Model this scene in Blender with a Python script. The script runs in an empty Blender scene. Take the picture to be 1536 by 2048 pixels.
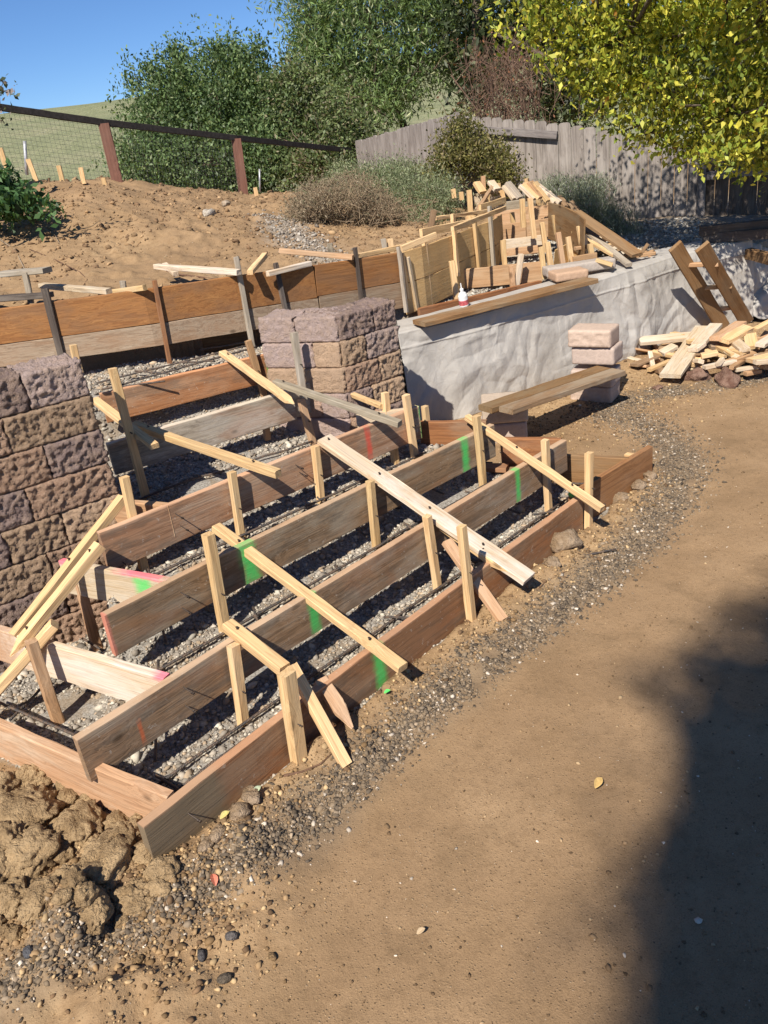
import bpy, bmesh, math, random
import numpy as np
from mathutils import Vector, Matrix, noise
random.seed(7); rng=np.random.default_rng(7)
C=bpy.context.scene; COL=C.collection
# ------------------------------------------------------------ camera, sky, sun
F_=1657.; CH=2.2
_n=np.array([1235.-768,4594.-1024,F_]); _n/=np.linalg.norm(_n); _u=-_n
_z=np.array([0,0,1.]); _f=_z-(_z@_u)*_u; _f/=np.linalg.norm(_f); _r=np.cross(_f,_u)
R=np.array([_r,_f,_u]); O=np.array([0,0,CH])
cam=bpy.data.objects.new('camera',bpy.data.cameras.new('camera')); COL.objects.link(cam); C.camera=cam
M=Matrix.Identity(4)
for i in range(3):
    M[i][0]=R[i,0]; M[i][1]=-R[i,1]; M[i][2]=-R[i,2]; M[i][3]=O[i]
cam.matrix_world=M
cam.data.sensor_fit='HORIZONTAL'; cam.data.sensor_width=36; cam.data.lens=F_/1536*36
cam.data.clip_start=.05; cam.data.clip_end=3000
SAZ=65.; SEL=47.   # direction the light travels (azimuth from +X), sun elevation
ld=Vector((math.cos(math.radians(SAZ))*math.cos(math.radians(SEL)),math.sin(math.radians(SAZ))*math.cos(math.radians(SEL)),-math.sin(math.radians(SEL))))
sun=bpy.data.objects.new('sun',bpy.data.lights.new('sun','SUN')); COL.objects.link(sun)
sun.rotation_euler=ld.to_track_quat('-Z','Y').to_euler(); sun.data.energy=5.; sun.data.angle=math.radians(.5); sun.data.color=(1,.93,.82)
w=bpy.data.worlds.new('World'); C.world=w; w.use_nodes=True
nt=w.node_tree; bg=nt.nodes['Background']; sk=nt.nodes.new('ShaderNodeTexSky'); sk.sky_type='NISHITA'; sk.sun_disc=False
sk.sun_elevation=math.radians(SEL); sd=-ld; sk.sun_rotation=math.atan2(sd.x,sd.y); sk.air_density=1.; sk.dust_density=0.; sk.ozone_density=10.; sk.altitude=3000
nt.links.new(sk.outputs[0],bg.inputs[0]); bg.inputs[1].default_value=.08
C.view_settings.view_transform='Standard'; C.view_settings.look='None'; C.view_settings.exposure=.58; C.view_settings.gamma=1

def ray(px,py):
    v=R@np.array([px-768,py-1024,F_]); return v/np.linalg.norm(v)
def P(px,py,z=0.):
    v=ray(px,py); return O+v*((z-CH)/v[2])
def Yd(px,py,y):
    v=ray(px,py); return O+v*(y/v[1])
def PL(px,py,p0,n):
    v=ray(px,py); n=np.array(n,float); return O+v*(((p0-O)@n)/(v@n))
def V(px,py,b):
    return PL(px,py,np.array(b),[b[0],b[1],0])
# ------------------------------------------------------------ nodes
class NT:
    def __init__(s,name):
        s.m=bpy.data.materials.new(name); s.m.use_nodes=True; s.t=s.m.node_tree; s.b=s.t.nodes['Principled BSDF']; s.b.inputs['Roughness'].default_value=.85
        s.b.inputs['Specular IOR Level'].default_value=.25
    def n(s,ty,ins={},**kw):
        x=s.t.nodes.new('ShaderNode'+ty)
        for k,v in kw.items(): setattr(x,k,v)
        for k,v in ins.items():
            if isinstance(v,bpy.types.NodeSocket): s.t.links.new(v,x.inputs[k])
            else: x.inputs[k].default_value=v
        return x
    def mth(s,op,a,b=0.,c=0.,clamp=False):
        return s.n('Math',{0:a,1:b,2:c},operation=op,use_clamp=clamp).outputs[0]
    def noise(s,vec,scale,det=3,rough=.55,dist=0.):
        return s.n('TexNoise',{'Vector':vec,'Scale':scale,'Detail':det,'Roughness':rough,'Distortion':dist}).outputs[0]
    def ramp(s,fac,stops):
        x=s.n('ValToRGB',{0:fac}); e=x.color_ramp.elements
        while len(e)<len(stops): e.new(.5)
        for q,(p,c) in zip(e,stops): q.position=p; q.color=(*c,1) if len(c)==3 else c
        return x.outputs[0]
    def mix(s,f,a,b,bt='MIX'):
        x=s.n('Mix',{},data_type='RGBA',blend_type=bt)
        for k,v in ((0,f),(6,a),(7,b)):
            if isinstance(v,bpy.types.NodeSocket): s.t.links.new(v,x.inputs[k])
            else: x.inputs[k].default_value=v if k==0 else ((*v,1) if len(v)==3 else v)
        return x.outputs[2]
    def col(s,c): s.t.links.new(c,s.b.inputs['Base Color']); return s
    def bump(s,h,st,d=.01,prev=None):
        ins={'Height':h,'Strength':st,'Distance':d}
        if prev is not None: ins['Normal']=prev
        o=s.n('Bump',ins).outputs[0]; s.t.links.new(o,s.b.inputs['Normal']); return o
def step(t,x,lo,hi):
    return t.n('MapRange',{0:x,1:lo,2:hi,3:0.,4:1.},interpolation_type='SMOOTHSTEP').outputs[0]
def wood(name,c1,c2,c3,stain=.5,grain=1.,spots=(),knots=1.,var=.3,plaster=None,topz=0,rust=0.):
    t=NT(name); tc=t.n('TexCoord').outputs['Object']; rnd=t.n('ObjectInfo').outputs['Random']
    off=t.n('CombineXYZ',{0:t.mth('MULTIPLY',rnd,31.),1:t.mth('MULTIPLY',rnd,17.),2:t.mth('MULTIPLY',rnd,23.)}).outputs[0]
    v=t.n('VectorMath',{0:tc,1:off},operation='ADD').outputs[0]
    # knots warp the grain
    kn=t.n('TexVoronoi',{'Vector':t.n('Mapping',{'Vector':v,'Scale':(2.6,5.,5.)}).outputs[0],'Scale':1.}).outputs['Distance']
    kw=step(t,kn,.34,.0)
    vg=t.n('VectorMath',{0:v,1:t.n('CombineXYZ',{1:t.mth('MULTIPLY',kw,.035*knots),2:t.mth('MULTIPLY',kw,.03*knots)}).outputs[0]},operation='ADD').outputs[0]
    sv=t.n('Mapping',{'Vector':vg,'Scale':(1.1,30.,30.)}).outputs[0]
    g=t.noise(sv,1.6,3,.6,.6); g2=t.noise(t.n('Mapping',{'Vector':vg,'Scale':(5.,190.,190.)}).outputs[0],1.,2,.6)
    lines=t.mth('SINE',t.mth('MULTIPLY',g,34.))
    base=t.ramp(g,[(.3,c2),(.5,tuple((a+b)/2 for a,b in zip(c1,c2))),(.68,c1)])
    base=t.mix(t.mth('MULTIPLY',step(t,lines,.2,1.),.32*grain),base,tuple(x*.45 for x in c2))
    base=t.mix(t.mth('MULTIPLY',step(t,g2,.5,.75),.28),base,tuple(x*.55 for x in c2))
    bl=t.noise(t.n('Mapping',{'Vector':v,'Scale':(1.6,5.,5.)}).outputs[0],1.5,5,.62,.4)
    base=t.mix(t.mth('MULTIPLY',step(t,bl,.42,.66),stain),base,c3)
    bl2=t.noise(v,9.,4,.7); base=t.mix(t.mth('MULTIPLY',step(t,bl2,.56,.75),.3*stain),base,tuple(x*.5 for x in c2))
    if rust: base=t.mix(t.mth('MULTIPLY',step(t,t.noise(v,38.,3,.7),.62,.7),.5),base,(.46,.4,.33)); base=t.mix(t.mth('MULTIPLY',step(t,t.noise(t.n('Mapping',{'Vector':v,'Scale':(2.,3.,9.)}).outputs[0],1.3,5,.7),.5,.62),.5),base,(.12,.09,.065)); base=t.mix(t.mth('MULTIPLY',step(t,t.noise(t.n('Mapping',{'Vector':v,'Scale':(1.1,3.,3.)}).outputs[0],1.7,4,.6,.8),.5,.68),rust),base,(.30,.125,.05))
    base=t.mix(t.mth('MULTIPLY',step(t,kn,.11,.04),.8*min(1,knots)),base,tuple(x*.3 for x in c2))
    if plaster:
        x0,x1,pc=plaster; sx=t.n('SeparateXYZ',{0:tc}).outputs
        m=t.mth('MULTIPLY',step(t,t.mth('ADD',sx[0],t.mth('MULTIPLY',bl2,.12)),x1+.06,x1-.02),step(t,sx[0],x0-.01,x0))
        base=t.mix(t.mth('MULTIPLY',m,.85),base,pc)
    val=t.mth('ADD',1-var/2,t.mth('MULTIPLY',rnd,var))
    base=t.mix(1.,base,t.n('CombineXYZ',{0:val,1:val,2:t.mth('POWER',val,1.3)}).outputs[0],'MULTIPLY')
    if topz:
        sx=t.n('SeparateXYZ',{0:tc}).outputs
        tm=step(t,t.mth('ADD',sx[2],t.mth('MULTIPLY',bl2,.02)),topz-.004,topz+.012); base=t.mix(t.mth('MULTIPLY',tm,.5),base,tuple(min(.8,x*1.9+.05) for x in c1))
    if spots:
        sx=t.n('SeparateXYZ',{0:tc}).outputs
        for (x,dx,z,dz,sc) in spots:
            a=t.mth('DIVIDE',t.mth('ABSOLUTE',t.mth('SUBTRACT',sx[0],x)),dx); b=t.mth('DIVIDE',t.mth('ABSOLUTE',t.mth('SUBTRACT',sx[2],z)),dz)
            q=t.mth('MAXIMUM',a,b); q=t.mth('ADD',q,t.mth('MULTIPLY',t.mth('SUBTRACT',t.noise(v,26.,4,.7),.5),1.5))
            base=t.mix(t.mth('MULTIPLY',step(t,q,1.45,.25),.8),base,sc)
    t.col(base)
    h=t.mth('ADD',t.mth('MULTIPLY',g2,.5),t.mth('MULTIPLY',g,1.)); t.bump(h,.55,.004)
    t.b.inputs['Roughness'].default_value=.8; return t.m
GRN=(.06,.55,.12); RED=(.75,.07,.07); PNK=(.75,.12,.2)
PINE=((.72,.51,.27),(.55,.34,.16),(.58,.44,.28)); FIR=((.33,.21,.12),(.19,.115,.062),(.32,.26,.19)); GREY=((.40,.34,.26),(.27,.22,.165),(.45,.40,.34))
RED_=((.34,.15,.06),(.2,.08,.035),(.3,.2,.13)); PALE=((.62,.52,.4),(.5,.36,.22),(.62,.57,.5)); BRN=((.27,.155,.07),(.18,.095,.04),(.24,.17,.1))
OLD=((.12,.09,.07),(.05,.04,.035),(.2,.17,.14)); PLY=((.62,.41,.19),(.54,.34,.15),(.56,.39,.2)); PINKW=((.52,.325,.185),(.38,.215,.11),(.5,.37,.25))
MW={}
def mw(k,stain=.5,**kw):
    key=(k,stain,str(kw))
    if key not in MW:
        MW[key]=wood('wood_'+k.lower(),*dict(PINE=PINE,FIR=FIR,GREY=GREY,RED_=RED_,PALE=PALE,BRN=BRN,OLD=OLD,PLY=PLY,PINKW=PINKW)[k],stain=stain,**kw)
    return MW[key]
def simple(name,c,rough=.8,bumpsc=0,bs=.3,metal=0,var=.25):
    t=NT(name); tc=t.n('TexCoord').outputs['Object']; nz=t.noise(tc,30,4,.65)
    t.col(t.mix(step(t,nz,.35,.65),tuple(x*(1-var) for x in c),tuple(min(1,x*(1+var)) for x in c)))
    t.b.inputs['Roughness'].default_value=rough; t.b.inputs['Metallic'].default_value=metal
    if bumpsc: t.bump(t.noise(tc,bumpsc,3),bs,.005)
    return t.m
def vcol_mat(name,sat=1.,rough=.85,sc=60,bs=.6,bd=.004,speck=.25,trans=0.):
    t=NT(name); a=t.n('VertexColor',layer_name='Col').outputs[0]; tc=t.n('TexCoord').outputs['Object']
    nz=t.noise(tc,sc,4,.7); t.b.inputs['Roughness'].default_value=rough
    f=t.mth('ADD',1-speck,t.mth('MULTIPLY',nz,2*speck)); c=t.mix(1.,a,t.n('CombineXYZ',{0:f,1:f,2:f}).outputs[0],'MULTIPLY')
    t.col(c)
    if bs: t.bump(nz,bs,bd)
    if trans:
        tr=t.n('BsdfTranslucent',{'Color':c}); mx=t.n('MixShader',{0:trans,1:t.b.outputs[0],2:tr.outputs[0]}); t.t.links.new(mx.outputs[0],t.t.nodes['Material Output'].inputs[0])
    return t.m
# ------------------------------------------------------------ object helpers
def tag(o,label=None,cat=None,group=None,kind=None):
    if label: o['label']=label
    if cat: o['category']=cat
    if group: o['group']=group
    if kind: o['kind']=kind
    return o
def link(name,me,mat,parent=None):
    o=bpy.data.objects.new(name,me); COL.objects.link(o)
    if mat: me.materials.append(mat)
    if parent: o.parent=parent
    return o
def empty(name,loc,label,cat,group=None,kind=None):
    o=bpy.data.objects.new(name,None); COL.objects.link(o); o.location=Vector(loc); o.empty_display_size=.1
    bpy.context.view_layer.update()
    return tag(o,label,cat,group,kind)
def under(o,p):
    """parent keeping the place"""
    o.parent=p; o.matrix_parent_inverse=Matrix.Translation(-Vector(p.location)); return o
def npmesh(name,v,f,cols=None,smooth=False):
    v=np.asarray(v,np.float32); f=np.asarray(f,np.int32); me=bpy.data.meshes.new(name)
    me.vertices.add(len(v)); me.vertices.foreach_set('co',v.ravel())
    k=f.shape[1]; me.loops.add(f.size); me.loops.foreach_set('vertex_index',f.ravel())
    me.polygons.add(len(f)); me.polygons.foreach_set('loop_start',np.arange(len(f),dtype=np.int32)*k)
    if hasattr(me.polygons[0],'loop_total'):
        try: me.polygons.foreach_set('loop_total',np.full(len(f),k,np.int32))
        except Exception: pass
    if smooth: me.polygons.foreach_set('use_smooth',np.ones(len(f),bool))
    me.update(calc_edges=True)
    if cols is not None:
        a=me.color_attributes.new('Col','FLOAT_COLOR','POINT'); c=np.ones((len(v),4),np.float32); c[:,:3]=cols; a.data.foreach_set('color',c.ravel())
    return me
def lumber(name,A,B,w,t,up,mat,label=None,cat=None,group=None,parent=None,point=0.,mid=None,jit=.0012,cut=0.,bev=.0035,kind=None):
    """a sawn board from A to B: w along 'up', t across; local X runs along the grain"""
    A=Vector(A);B=Vector(B); T=(B-A); L=T.length; T.normalize(); up=Vector(up); S=T.cross(up); S.normalize(); U=S.cross(T); U.normalize()
    pts=[(0,0,0)]
    n=max(2,int(L/.12)); vs=[];fs=[]
    mids=[Vector(q) for q in (mid or [])]
    key=[A]+mids+[B]; cum=[0]
    for a,b in zip(key,key[1:]): cum.append(cum[-1]+(b-a).length)
    ds=list(np.linspace(0,cum[-1],n+1))
    if point: ds=[d for d in ds if d<cum[-1]-point-.01]+[cum[-1]-point,cum[-1]]
    cs=[]
    sec=[(-w/2+bev,-t/2),(w/2-bev,-t/2),(w/2,-t/2+bev),(w/2,t/2-bev),(w/2-bev,t/2),(-w/2+bev,t/2),(-w/2,t/2-bev),(-w/2,-t/2+bev)]
    rr=random.Random(hash((round(L,3),round(A.x,3),round(A.y,3)))&0xffff)
    tw=rr.uniform(-.01,.01)
    for d in ds:
        k=0
        while k<len(cum)-2 and d>cum[k+1]: k+=1
        c=key[k].lerp(key[k+1],(d-cum[k])/max(1e-6,cum[k+1]-cum[k]))
        e=c-A; lx,ly,lz=e.dot(T),e.dot(S),e.dot(U)
        s=1. if not point else (.12 if d>=cum[-1]-1e-6 else 1.)
        j=len(vs)
        for (a,b) in sec:
            xx=lx+(cut*a if d in (ds[0],ds[-1]) else 0)+rr.gauss(0,jit*.7)
            vs.append((xx,ly+b*(s if point else 1)+rr.gauss(0,jit),lz+a*(s if point else 1)+tw*b+rr.gauss(0,jit)))
        if j:
            for q in range(8): fs.append((j-8+q,j-8+(q+1)%8,j+(q+1)%8,j+q))
    fs.append(tuple(range(7,-1,-1))); fs.append(tuple(range(len(vs)-8,len(vs))))
    me=bpy.data.meshes.new(name); me.from_pydata(vs,[],fs); me.update()
    bm=bmesh.new(); bm.from_mesh(me); bmesh.ops.recalc_face_normals(bm,faces=bm.faces); bm.to_mesh(me); bm.free()
    o=link(name,me,mat); m=Matrix((( T.x,S.x,U.x,A.x),(T.y,S.y,U.y,A.y),(T.z,S.z,U.z,A.z),(0,0,0,1)))
    if parent: o.parent=parent; m=parent_world(parent).inverted()@m
    o.matrix_basis=m
    return tag(o,label,cat,group,kind)
def parent_world(p): return p.matrix_basis.copy()
NAILM=simple('nail_steel',(.09,.07,.06),.5,metal=.6)
def nail(parent,p,d,L=.06,r=.0022,bent=.3):
    p=Vector(p);d=Vector(d).normalized(); q=d.to_track_quat('Z','Y').to_matrix()
    bm=bmesh.new(); 
    for (z0,z1,rad) in ((0,L,r),(L-.009,L-.006,r*2.1),(L,L+.002,r*2.1)):
        a=bmesh.ops.create_cone(bm,cap_ends=True,segments=7,radius1=rad,radius2=rad,depth=z1-z0,matrix=Matrix.Translation((0,0,(z0+z1)/2)))
    for v in bm.verts: v.co.x+=bent*max(0,v.co.z-L*.4)
    me=bpy.data.meshes.new('nail'); bm.to_mesh(me); bm.free(); o=link('nail',me,NAILM,parent)
    m=Matrix.Translation(p)@q.to_4x4(); o.matrix_basis=parent_world(parent).inverted()@m; return o
def tube(name,pts,r,mat,seg=7,**kw):
    pts=[Vector(p) for p in pts]; vs=[];fs=[]
    for i,p in enumerate(pts):
        T=(pts[min(i+1,len(pts)-1)]-pts[max(i-1,0)]).normalized(); a=T.cross(Vector((.1,.2,1))).normalized(); b=T.cross(a)
        rr=r(i/(len(pts)-1)) if callable(r) else r
        for k in range(seg): an=2*math.pi*k/seg; vs.append(p+a*math.cos(an)*rr+b*math.sin(an)*rr)
        if i: 
            j=len(vs)-2*seg
            for k in range(seg): fs.append((j+k,j+(k+1)%seg,j+seg+(k+1)%seg,j+seg+k))
    fs.append(tuple(range(seg-1,-1,-1))); fs.append(tuple(range(len(vs)-seg,len(vs))))
    o0=pts[0]; me=bpy.data.meshes.new(name); me.from_pydata([v-o0 for v in vs],[],fs); me.update()
    for p in me.polygons: p.use_smooth=len(p.vertices)==4
    o=link(name,me,mat); o.location=o0; return tag(o,**kw)
def fbm(x,y,s=1.,o=4,seed=0.):
    out=np.zeros(x.shape); amp=1.; tot=0
    for k in range(o):
        out+=amp*vn(x*s*2**k+seed*7.3+k*13.7,y*s*2**k+seed*3.1+k*5.9); tot+=amp; amp*=.5
    return out/tot
_tab=rng.random((256,256))*2-1
def vn(x,y):
    xi=np.floor(x).astype(int); yi=np.floor(y).astype(int); fx=x-xi; fy=y-yi; fx=fx*fx*(3-2*fx); fy=fy*fy*(3-2*fy)
    g=lambda a,b:_tab[a&255,b&255]
    return (g(xi,yi)*(1-fx)+g(xi+1,yi)*fx)*(1-fy)+(g(xi,yi+1)*(1-fx)+g(xi+1,yi+1)*fx)*fy
def sst(a,b,x):
    t=np.clip((x-a)/(b-a),0,1); return t*t*(3-2*t)
def segdist(x,y,pts):
    d=np.full(x.shape,1e9)
    for a,b in zip(pts,pts[1:]):
        ax,ay=a[:2];bx,by=b[:2]; vx,vy=bx-ax,by-ay; t=np.clip(((x-ax)*vx+(y-ay)*vy)/(vx*vx+vy*vy),0,1)
        d=np.minimum(d,np.hypot(x-ax-t*vx,y-ay-t*vy))
    return d
def inpoly(x,y,poly):
    c=np.zeros(x.shape,bool); n=len(poly); j=n-1
    for i in range(n):
        xi,yi=poly[i][:2];xj,yj=poly[j][:2]
        c^=((yi>y)!=(yj>y))&(x<(xj-xi)*(y-yi)/(yj-yi+1e-12)+xi); j=i
    return c
# ------------------------------------------------------------ key lines of the place
ZF=[.22,.37,.52,.67,.80,.93]
FP=[((287,1654),(1306,892)),((154,1480),(1133,880)),((208,1231),(988,849)),((199,1067),(838,812)),((215,888),(585,780)),((200,788),(554,702))]
FL=[(P(*a,z),P(*b,z)) for (a,b),z in zip(FP,ZF)]
def nrm(a,b):
    d=(b-a)/np.linalg.norm(b-a); return d,np.array([d[1],-d[0],0])
Wpx=[(0,617,1.42),(292,578,1.42),(469,552,1.40),(625,531,1.36),(800,505,1.31),(911,468,1.30),(959,449,1.30),(981,442,1.30)]
WP=[P(*p) for p in Wpx]; WP=[np.array([-4.5,WP[0][1]+.1,1.42])]+WP
TT=[P(x,y,.83) for x,y in [(792,662),(900,638),(1050,597),(1204,553),(1339,510),(1420,492),(1500,476)]]   # tarp top front edge
CL=P(265,1080,.42)       # left wall corner
dL=np.array([math.cos(math.radians(33)),math.sin(math.radians(33)),0])
PC=P(703,860,.48)        # pier corner
gz=[0.,0.,.17,.36,.45,.62]
Lend=[a for a,b in FL]
def lined(x,y,a,b):
    d,n=nrm(a,b); return -((x-a[0])*n[0]+(y-a[1])*n[1])      # >0 beyond the board
WPX=np.array([p[0] for p in WP]); WPY=np.array([p[1] for p in WP])
RIGHT=[(FL[0][1]+np.array([.02,.0,0])),np.array([1.5,5.2,0]),np.array([.75,5.2,0]),np.array([.45,5.6,0]),np.array([.55,6.2,0])]
STAIR=[FL[0][0],FL[0][1],FL[1][1]+np.array([.15,.12,0]),FL[2][1]+np.array([.1,.1,0]),FL[3][1]+np.array([.1,.15,0]),PC+np.array([.3,.1,0]),np.array([.3,6.3,0]),np.array([-1,5.9,0]),np.array([-4,5.9,0]),np.array([-4,4.6,0]),np.array([-4,3.6,0]),np.array([-2.5,3.3,0]),P(0,1455,.22),P(332,1596,.22)]
BAND=[P(x,y) for x,y in [(-200,2080),(60,1960),(330,1830),(560,1690),(700,1560),(850,1420),(1010,1300),(1150,1190),(1270,1090),(1340,1000),(1370,920),(1300,855),(1200,835),(1290,800),(1430,775),(1600,735)]]
BW=[.09,.11,.12,.13,.13,.13,.14,.16,.17,.2,.24,.3,.3,.12,.15,.2]
def ground(x,y):
    """height, gravel mask, ochre mask"""
    big=fbm(x,y,.5,3,1)*.03; z=big*.5+fbm(x,y,6,4,2)*.006
    z=z+ .07*sst(1.2,.0,segdist(x,y,[TT[0],TT[2],TT[4]])-.3)
    dF1=segdist(x,y,[FL[0][0],FL[0][1]]); z=z+.045*sst(.3,.05,dF1)+fbm(x,y,9,4,5)*.03*sst(.5,.1,dF1)
    # lumpy dirt at the near left
    lf=sst(.75,.1,segdist(x,y,[(-1.9,2.35),(-1.35,2.05),(-1.0,1.9)]))
    z=z+lf*(.03+np.maximum(0,fbm(x,y,3.2,5,9)+.05)*.22)
    och=sst(.9,.2,segdist(x,y,[TT[0],TT[2],TT[4],TT[6]])-.1)
    och=np.maximum(och,.8*sst(.5,.15,dF1)); och=np.maximum(och,lf)
    gm=np.zeros(x.shape)
    ins=inpoly(x,y,STAIR)
    zs=np.full(x.shape,0.)
    D=[lined(x,y,a,b) for a,b in FL]
    for k in range(5):
        a=D[k];b=D[k+1]; m=(a>0)&(b<=0); t=np.where(m,a/(a-b+1e-9),0); t=sst(.15,.95,t) if k!=4 else t
        zs=np.where(m,gz[k]+(gz[k+1]-gz[k])*t,zs)
    zs=np.where(D[5]>0,.62+.27*sst(.03,.22,D[5]),zs)
    le=segdist(x,y,[Lend[0],Lend[1],Lend[2],Lend[3]])
    left=inpoly(x,y,[Lend[0]+[0,-.2,0],Lend[1],Lend[2],Lend[3],(-1.36,3.98),(-4,3.6),(-4,1.5)])
    zs=np.where(left,zs*sst(.16,.0,le)+.02,zs)
    zs=zs+fbm(x,y,7,4,3)*.012+fbm(x,y,2.5,2,6)*.02
    z=np.where(ins,zs,z); gm=np.where(ins,1.,gm)
    # behind the cloth-covered wall
    TX=np.array([p[0] for p in TT]+[9.]);TY=np.array([p[1] for p in TT]+[11.2])
    ty=np.interp(x,TX,TY); beh=(y>ty+.12)&(x>TT[0][0]-.1)
    z=np.where(beh,.72+fbm(x,y,5,3)*.02+.07*np.clip(y-ty,0,3.5),z); gm=np.where(beh,.8,gm)
    # upper slope behind the long form
    wx=np.append(WPX,[WPX[-1]+.22,3.,9.]);wy=np.append(WPY,[9.5,10.4,12.])
    wyv=np.interp(x,wx,wy); up=y>wyv+np.where(x<.3,.3,.05)
    dist=np.clip(y-wyv,0,30)
    crest=np.interp(x,[-4.5,-2.7,-1.2,.5,3],[2.14,2.0,1.62,1.38,1.2])
    base=np.interp(x,[-4.5,-2.4,-.8,.35,1.2,3],[1.42,1.36,1.32,1.22,1.15,.95])
    hz=base+(crest-base)*sst(0,5.0,dist)+fbm(x,y,.9,4,4)*.07*sst(0,.6,dist)+fbm(x,y,4,5,8)*.05+np.maximum(0,fbm(x,y,10,3,18))*.05
    hz=hz-.35*sst(5.2,9,dist)
    z=np.where(up,hz,z); gm=np.where(up,0,gm)
    # spilled gravel on the slope
    gs=sst(.35,.05,segdist(x,y,[P(560,450,1.45),P(620,480,1.4),P(690,505,1.35)])+fbm(x,y,4,3)*.15)
    gm=np.where(up,gs*.8,gm); och=np.where(up,.25+.6*fbm(x,y,1.2,3,12),och); och=np.where(ins,0,och)
    return z,gm,np.clip(och,0,1),up
def build_ground():
    xs=np.concatenate([np.arange(-5.2,-2.2,.05),np.arange(-2.2,3.2,.02),np.arange(3.2,9.5,.05)])
    ys=np.concatenate([np.arange(.4,6.6,.02),np.arange(6.6,11.,.028),np.arange(11.,17,.06)])
    X,Y=np.meshgrid(xs,ys); Z,G,Oc,U=ground(X,Y)
    nx,ny=len(xs),len(ys); v=np.stack([X,Y,Z],-1).reshape(-1,3)
    i=np.arange(nx-1)[None,:]+np.arange(ny-1)[:,None]*nx; i=i.ravel(); f=np.stack([i,i+1,i+nx+1,i+nx],-1)
    bd=segdist(X,Y,BAND); wv=fbm(X,Y,3,3,20)*.08
    band=sst(.19,.04,bd+wv)
    cols=np.stack([G.ravel(),Oc.ravel(),band.ravel()],-1)
    me=npmesh('ground',v,f,cols,True)
    t=NT('ground'); a=t.n('VertexColor',layer_name='Col').outputs[0]; s=t.n('SeparateColor',{0:a}).outputs; tc=t.n('TexCoord').outputs['Object']
    n1=t.noise(tc,1.3,5,.6); n2=t.noise(tc,14,5,.7); n3=t.noise(tc,90,3,.6); n4=t.noise(tc,4.,4,.6,.5)
    dirt=t.ramp(n1,[(.3,(.225,.143,.075)),(.5,(.285,.184,.1)),(.7,(.35,.232,.13))])
    dirt=t.mix(t.mth('MULTIPLY',step(t,n4,.48,.7),.4),dirt,(.155,.10,.052)); n5=t.noise(tc,34,5,.75); n6=t.noise(tc,220,3,.7); dirt=t.mix(t.mth('MULTIPLY',step(t,n6,.5,.68),.5),dirt,(.11,.068,.035)); dirt=t.mix(t.mth('MULTIPLY',step(t,n6,.42,.3),.4),dirt,(.36,.25,.14)); dirt=t.mix(t.mth('MULTIPLY',step(t,n5,.5,.66),.3),dirt,(.15,.092,.045))
    och=t.ramp(n2,[(.3,(.20,.125,.06)),(.5,(.36,.24,.13)),(.72,(.48,.34,.19))])
    och=t.mix(t.mth('MULTIPLY',step(t,n1,.42,.6),.45),och,(.22,.135,.07))
    c=t.mix(s[1],dirt,och)
    grv=t.ramp(n3,[(.3,(.12,.105,.09)),(.5,(.27,.25,.22)),(.75,(.42,.39,.35))]); grv=t.mix(t.mth('MULTIPLY',step(t,n4,.45,.6),.55),grv,(.24,.17,.10))
    c=t.mix(s[0],c,grv); c=t.mix(t.mth('MULTIPLY',s[2],.5),c,(.14,.11,.08))
    sp=t.n('TexVoronoi',{'Vector':tc,'Scale':75.}); c=t.mix(t.mth('MULTIPLY',step(t,sp.outputs['Distance'],.22,.1),.35),c,t.ramp(t.n('SeparateColor',{0:sp.outputs['Color']}).outputs[0],[(.2,(.09,.06,.035)),(.75,(.24,.16,.09)),(1,(.5,.42,.32))]))
    c=t.mix(t.mth('MULTIPLY',step(t,n2,.55,.75),.28),c,(.12,.075,.04))
    t.col(c)
    h=t.mth('ADD',t.mth('ADD',t.mth('MULTIPLY',n2,.3),t.mth('MULTIPLY',t.mth('MULTIPLY',n2,s[1]),1.)),t.mth('ADD',t.mth('MULTIPLY',n5,.45),t.mth('MULTIPLY',n6,.22))); h=t.mth('ADD',h,t.mth('MULTIPLY',step(t,sp.outputs['Distance'],.3,.0),.28)); t.bump(h,.6,.018); t.b.inputs['Roughness'].default_value=.95
    o=link('ground',me,t.m); tag(o,kind='structure')
    return o
build_ground()
def gh(x,y):
    z,_,_,_=ground(np.array([float(x)]),np.array([float(y)])); return float(z[0])
def hit(px,py,lift=0.):
    v=ray(px,py); t=np.linspace(1.2,16,3000); p=O[None]+v[None]*t[:,None]; z,_,_,_=ground(p[:,0],p[:,1]); k=np.argmax(p[:,2]<z+lift); q=p[k].copy(); return q
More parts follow.
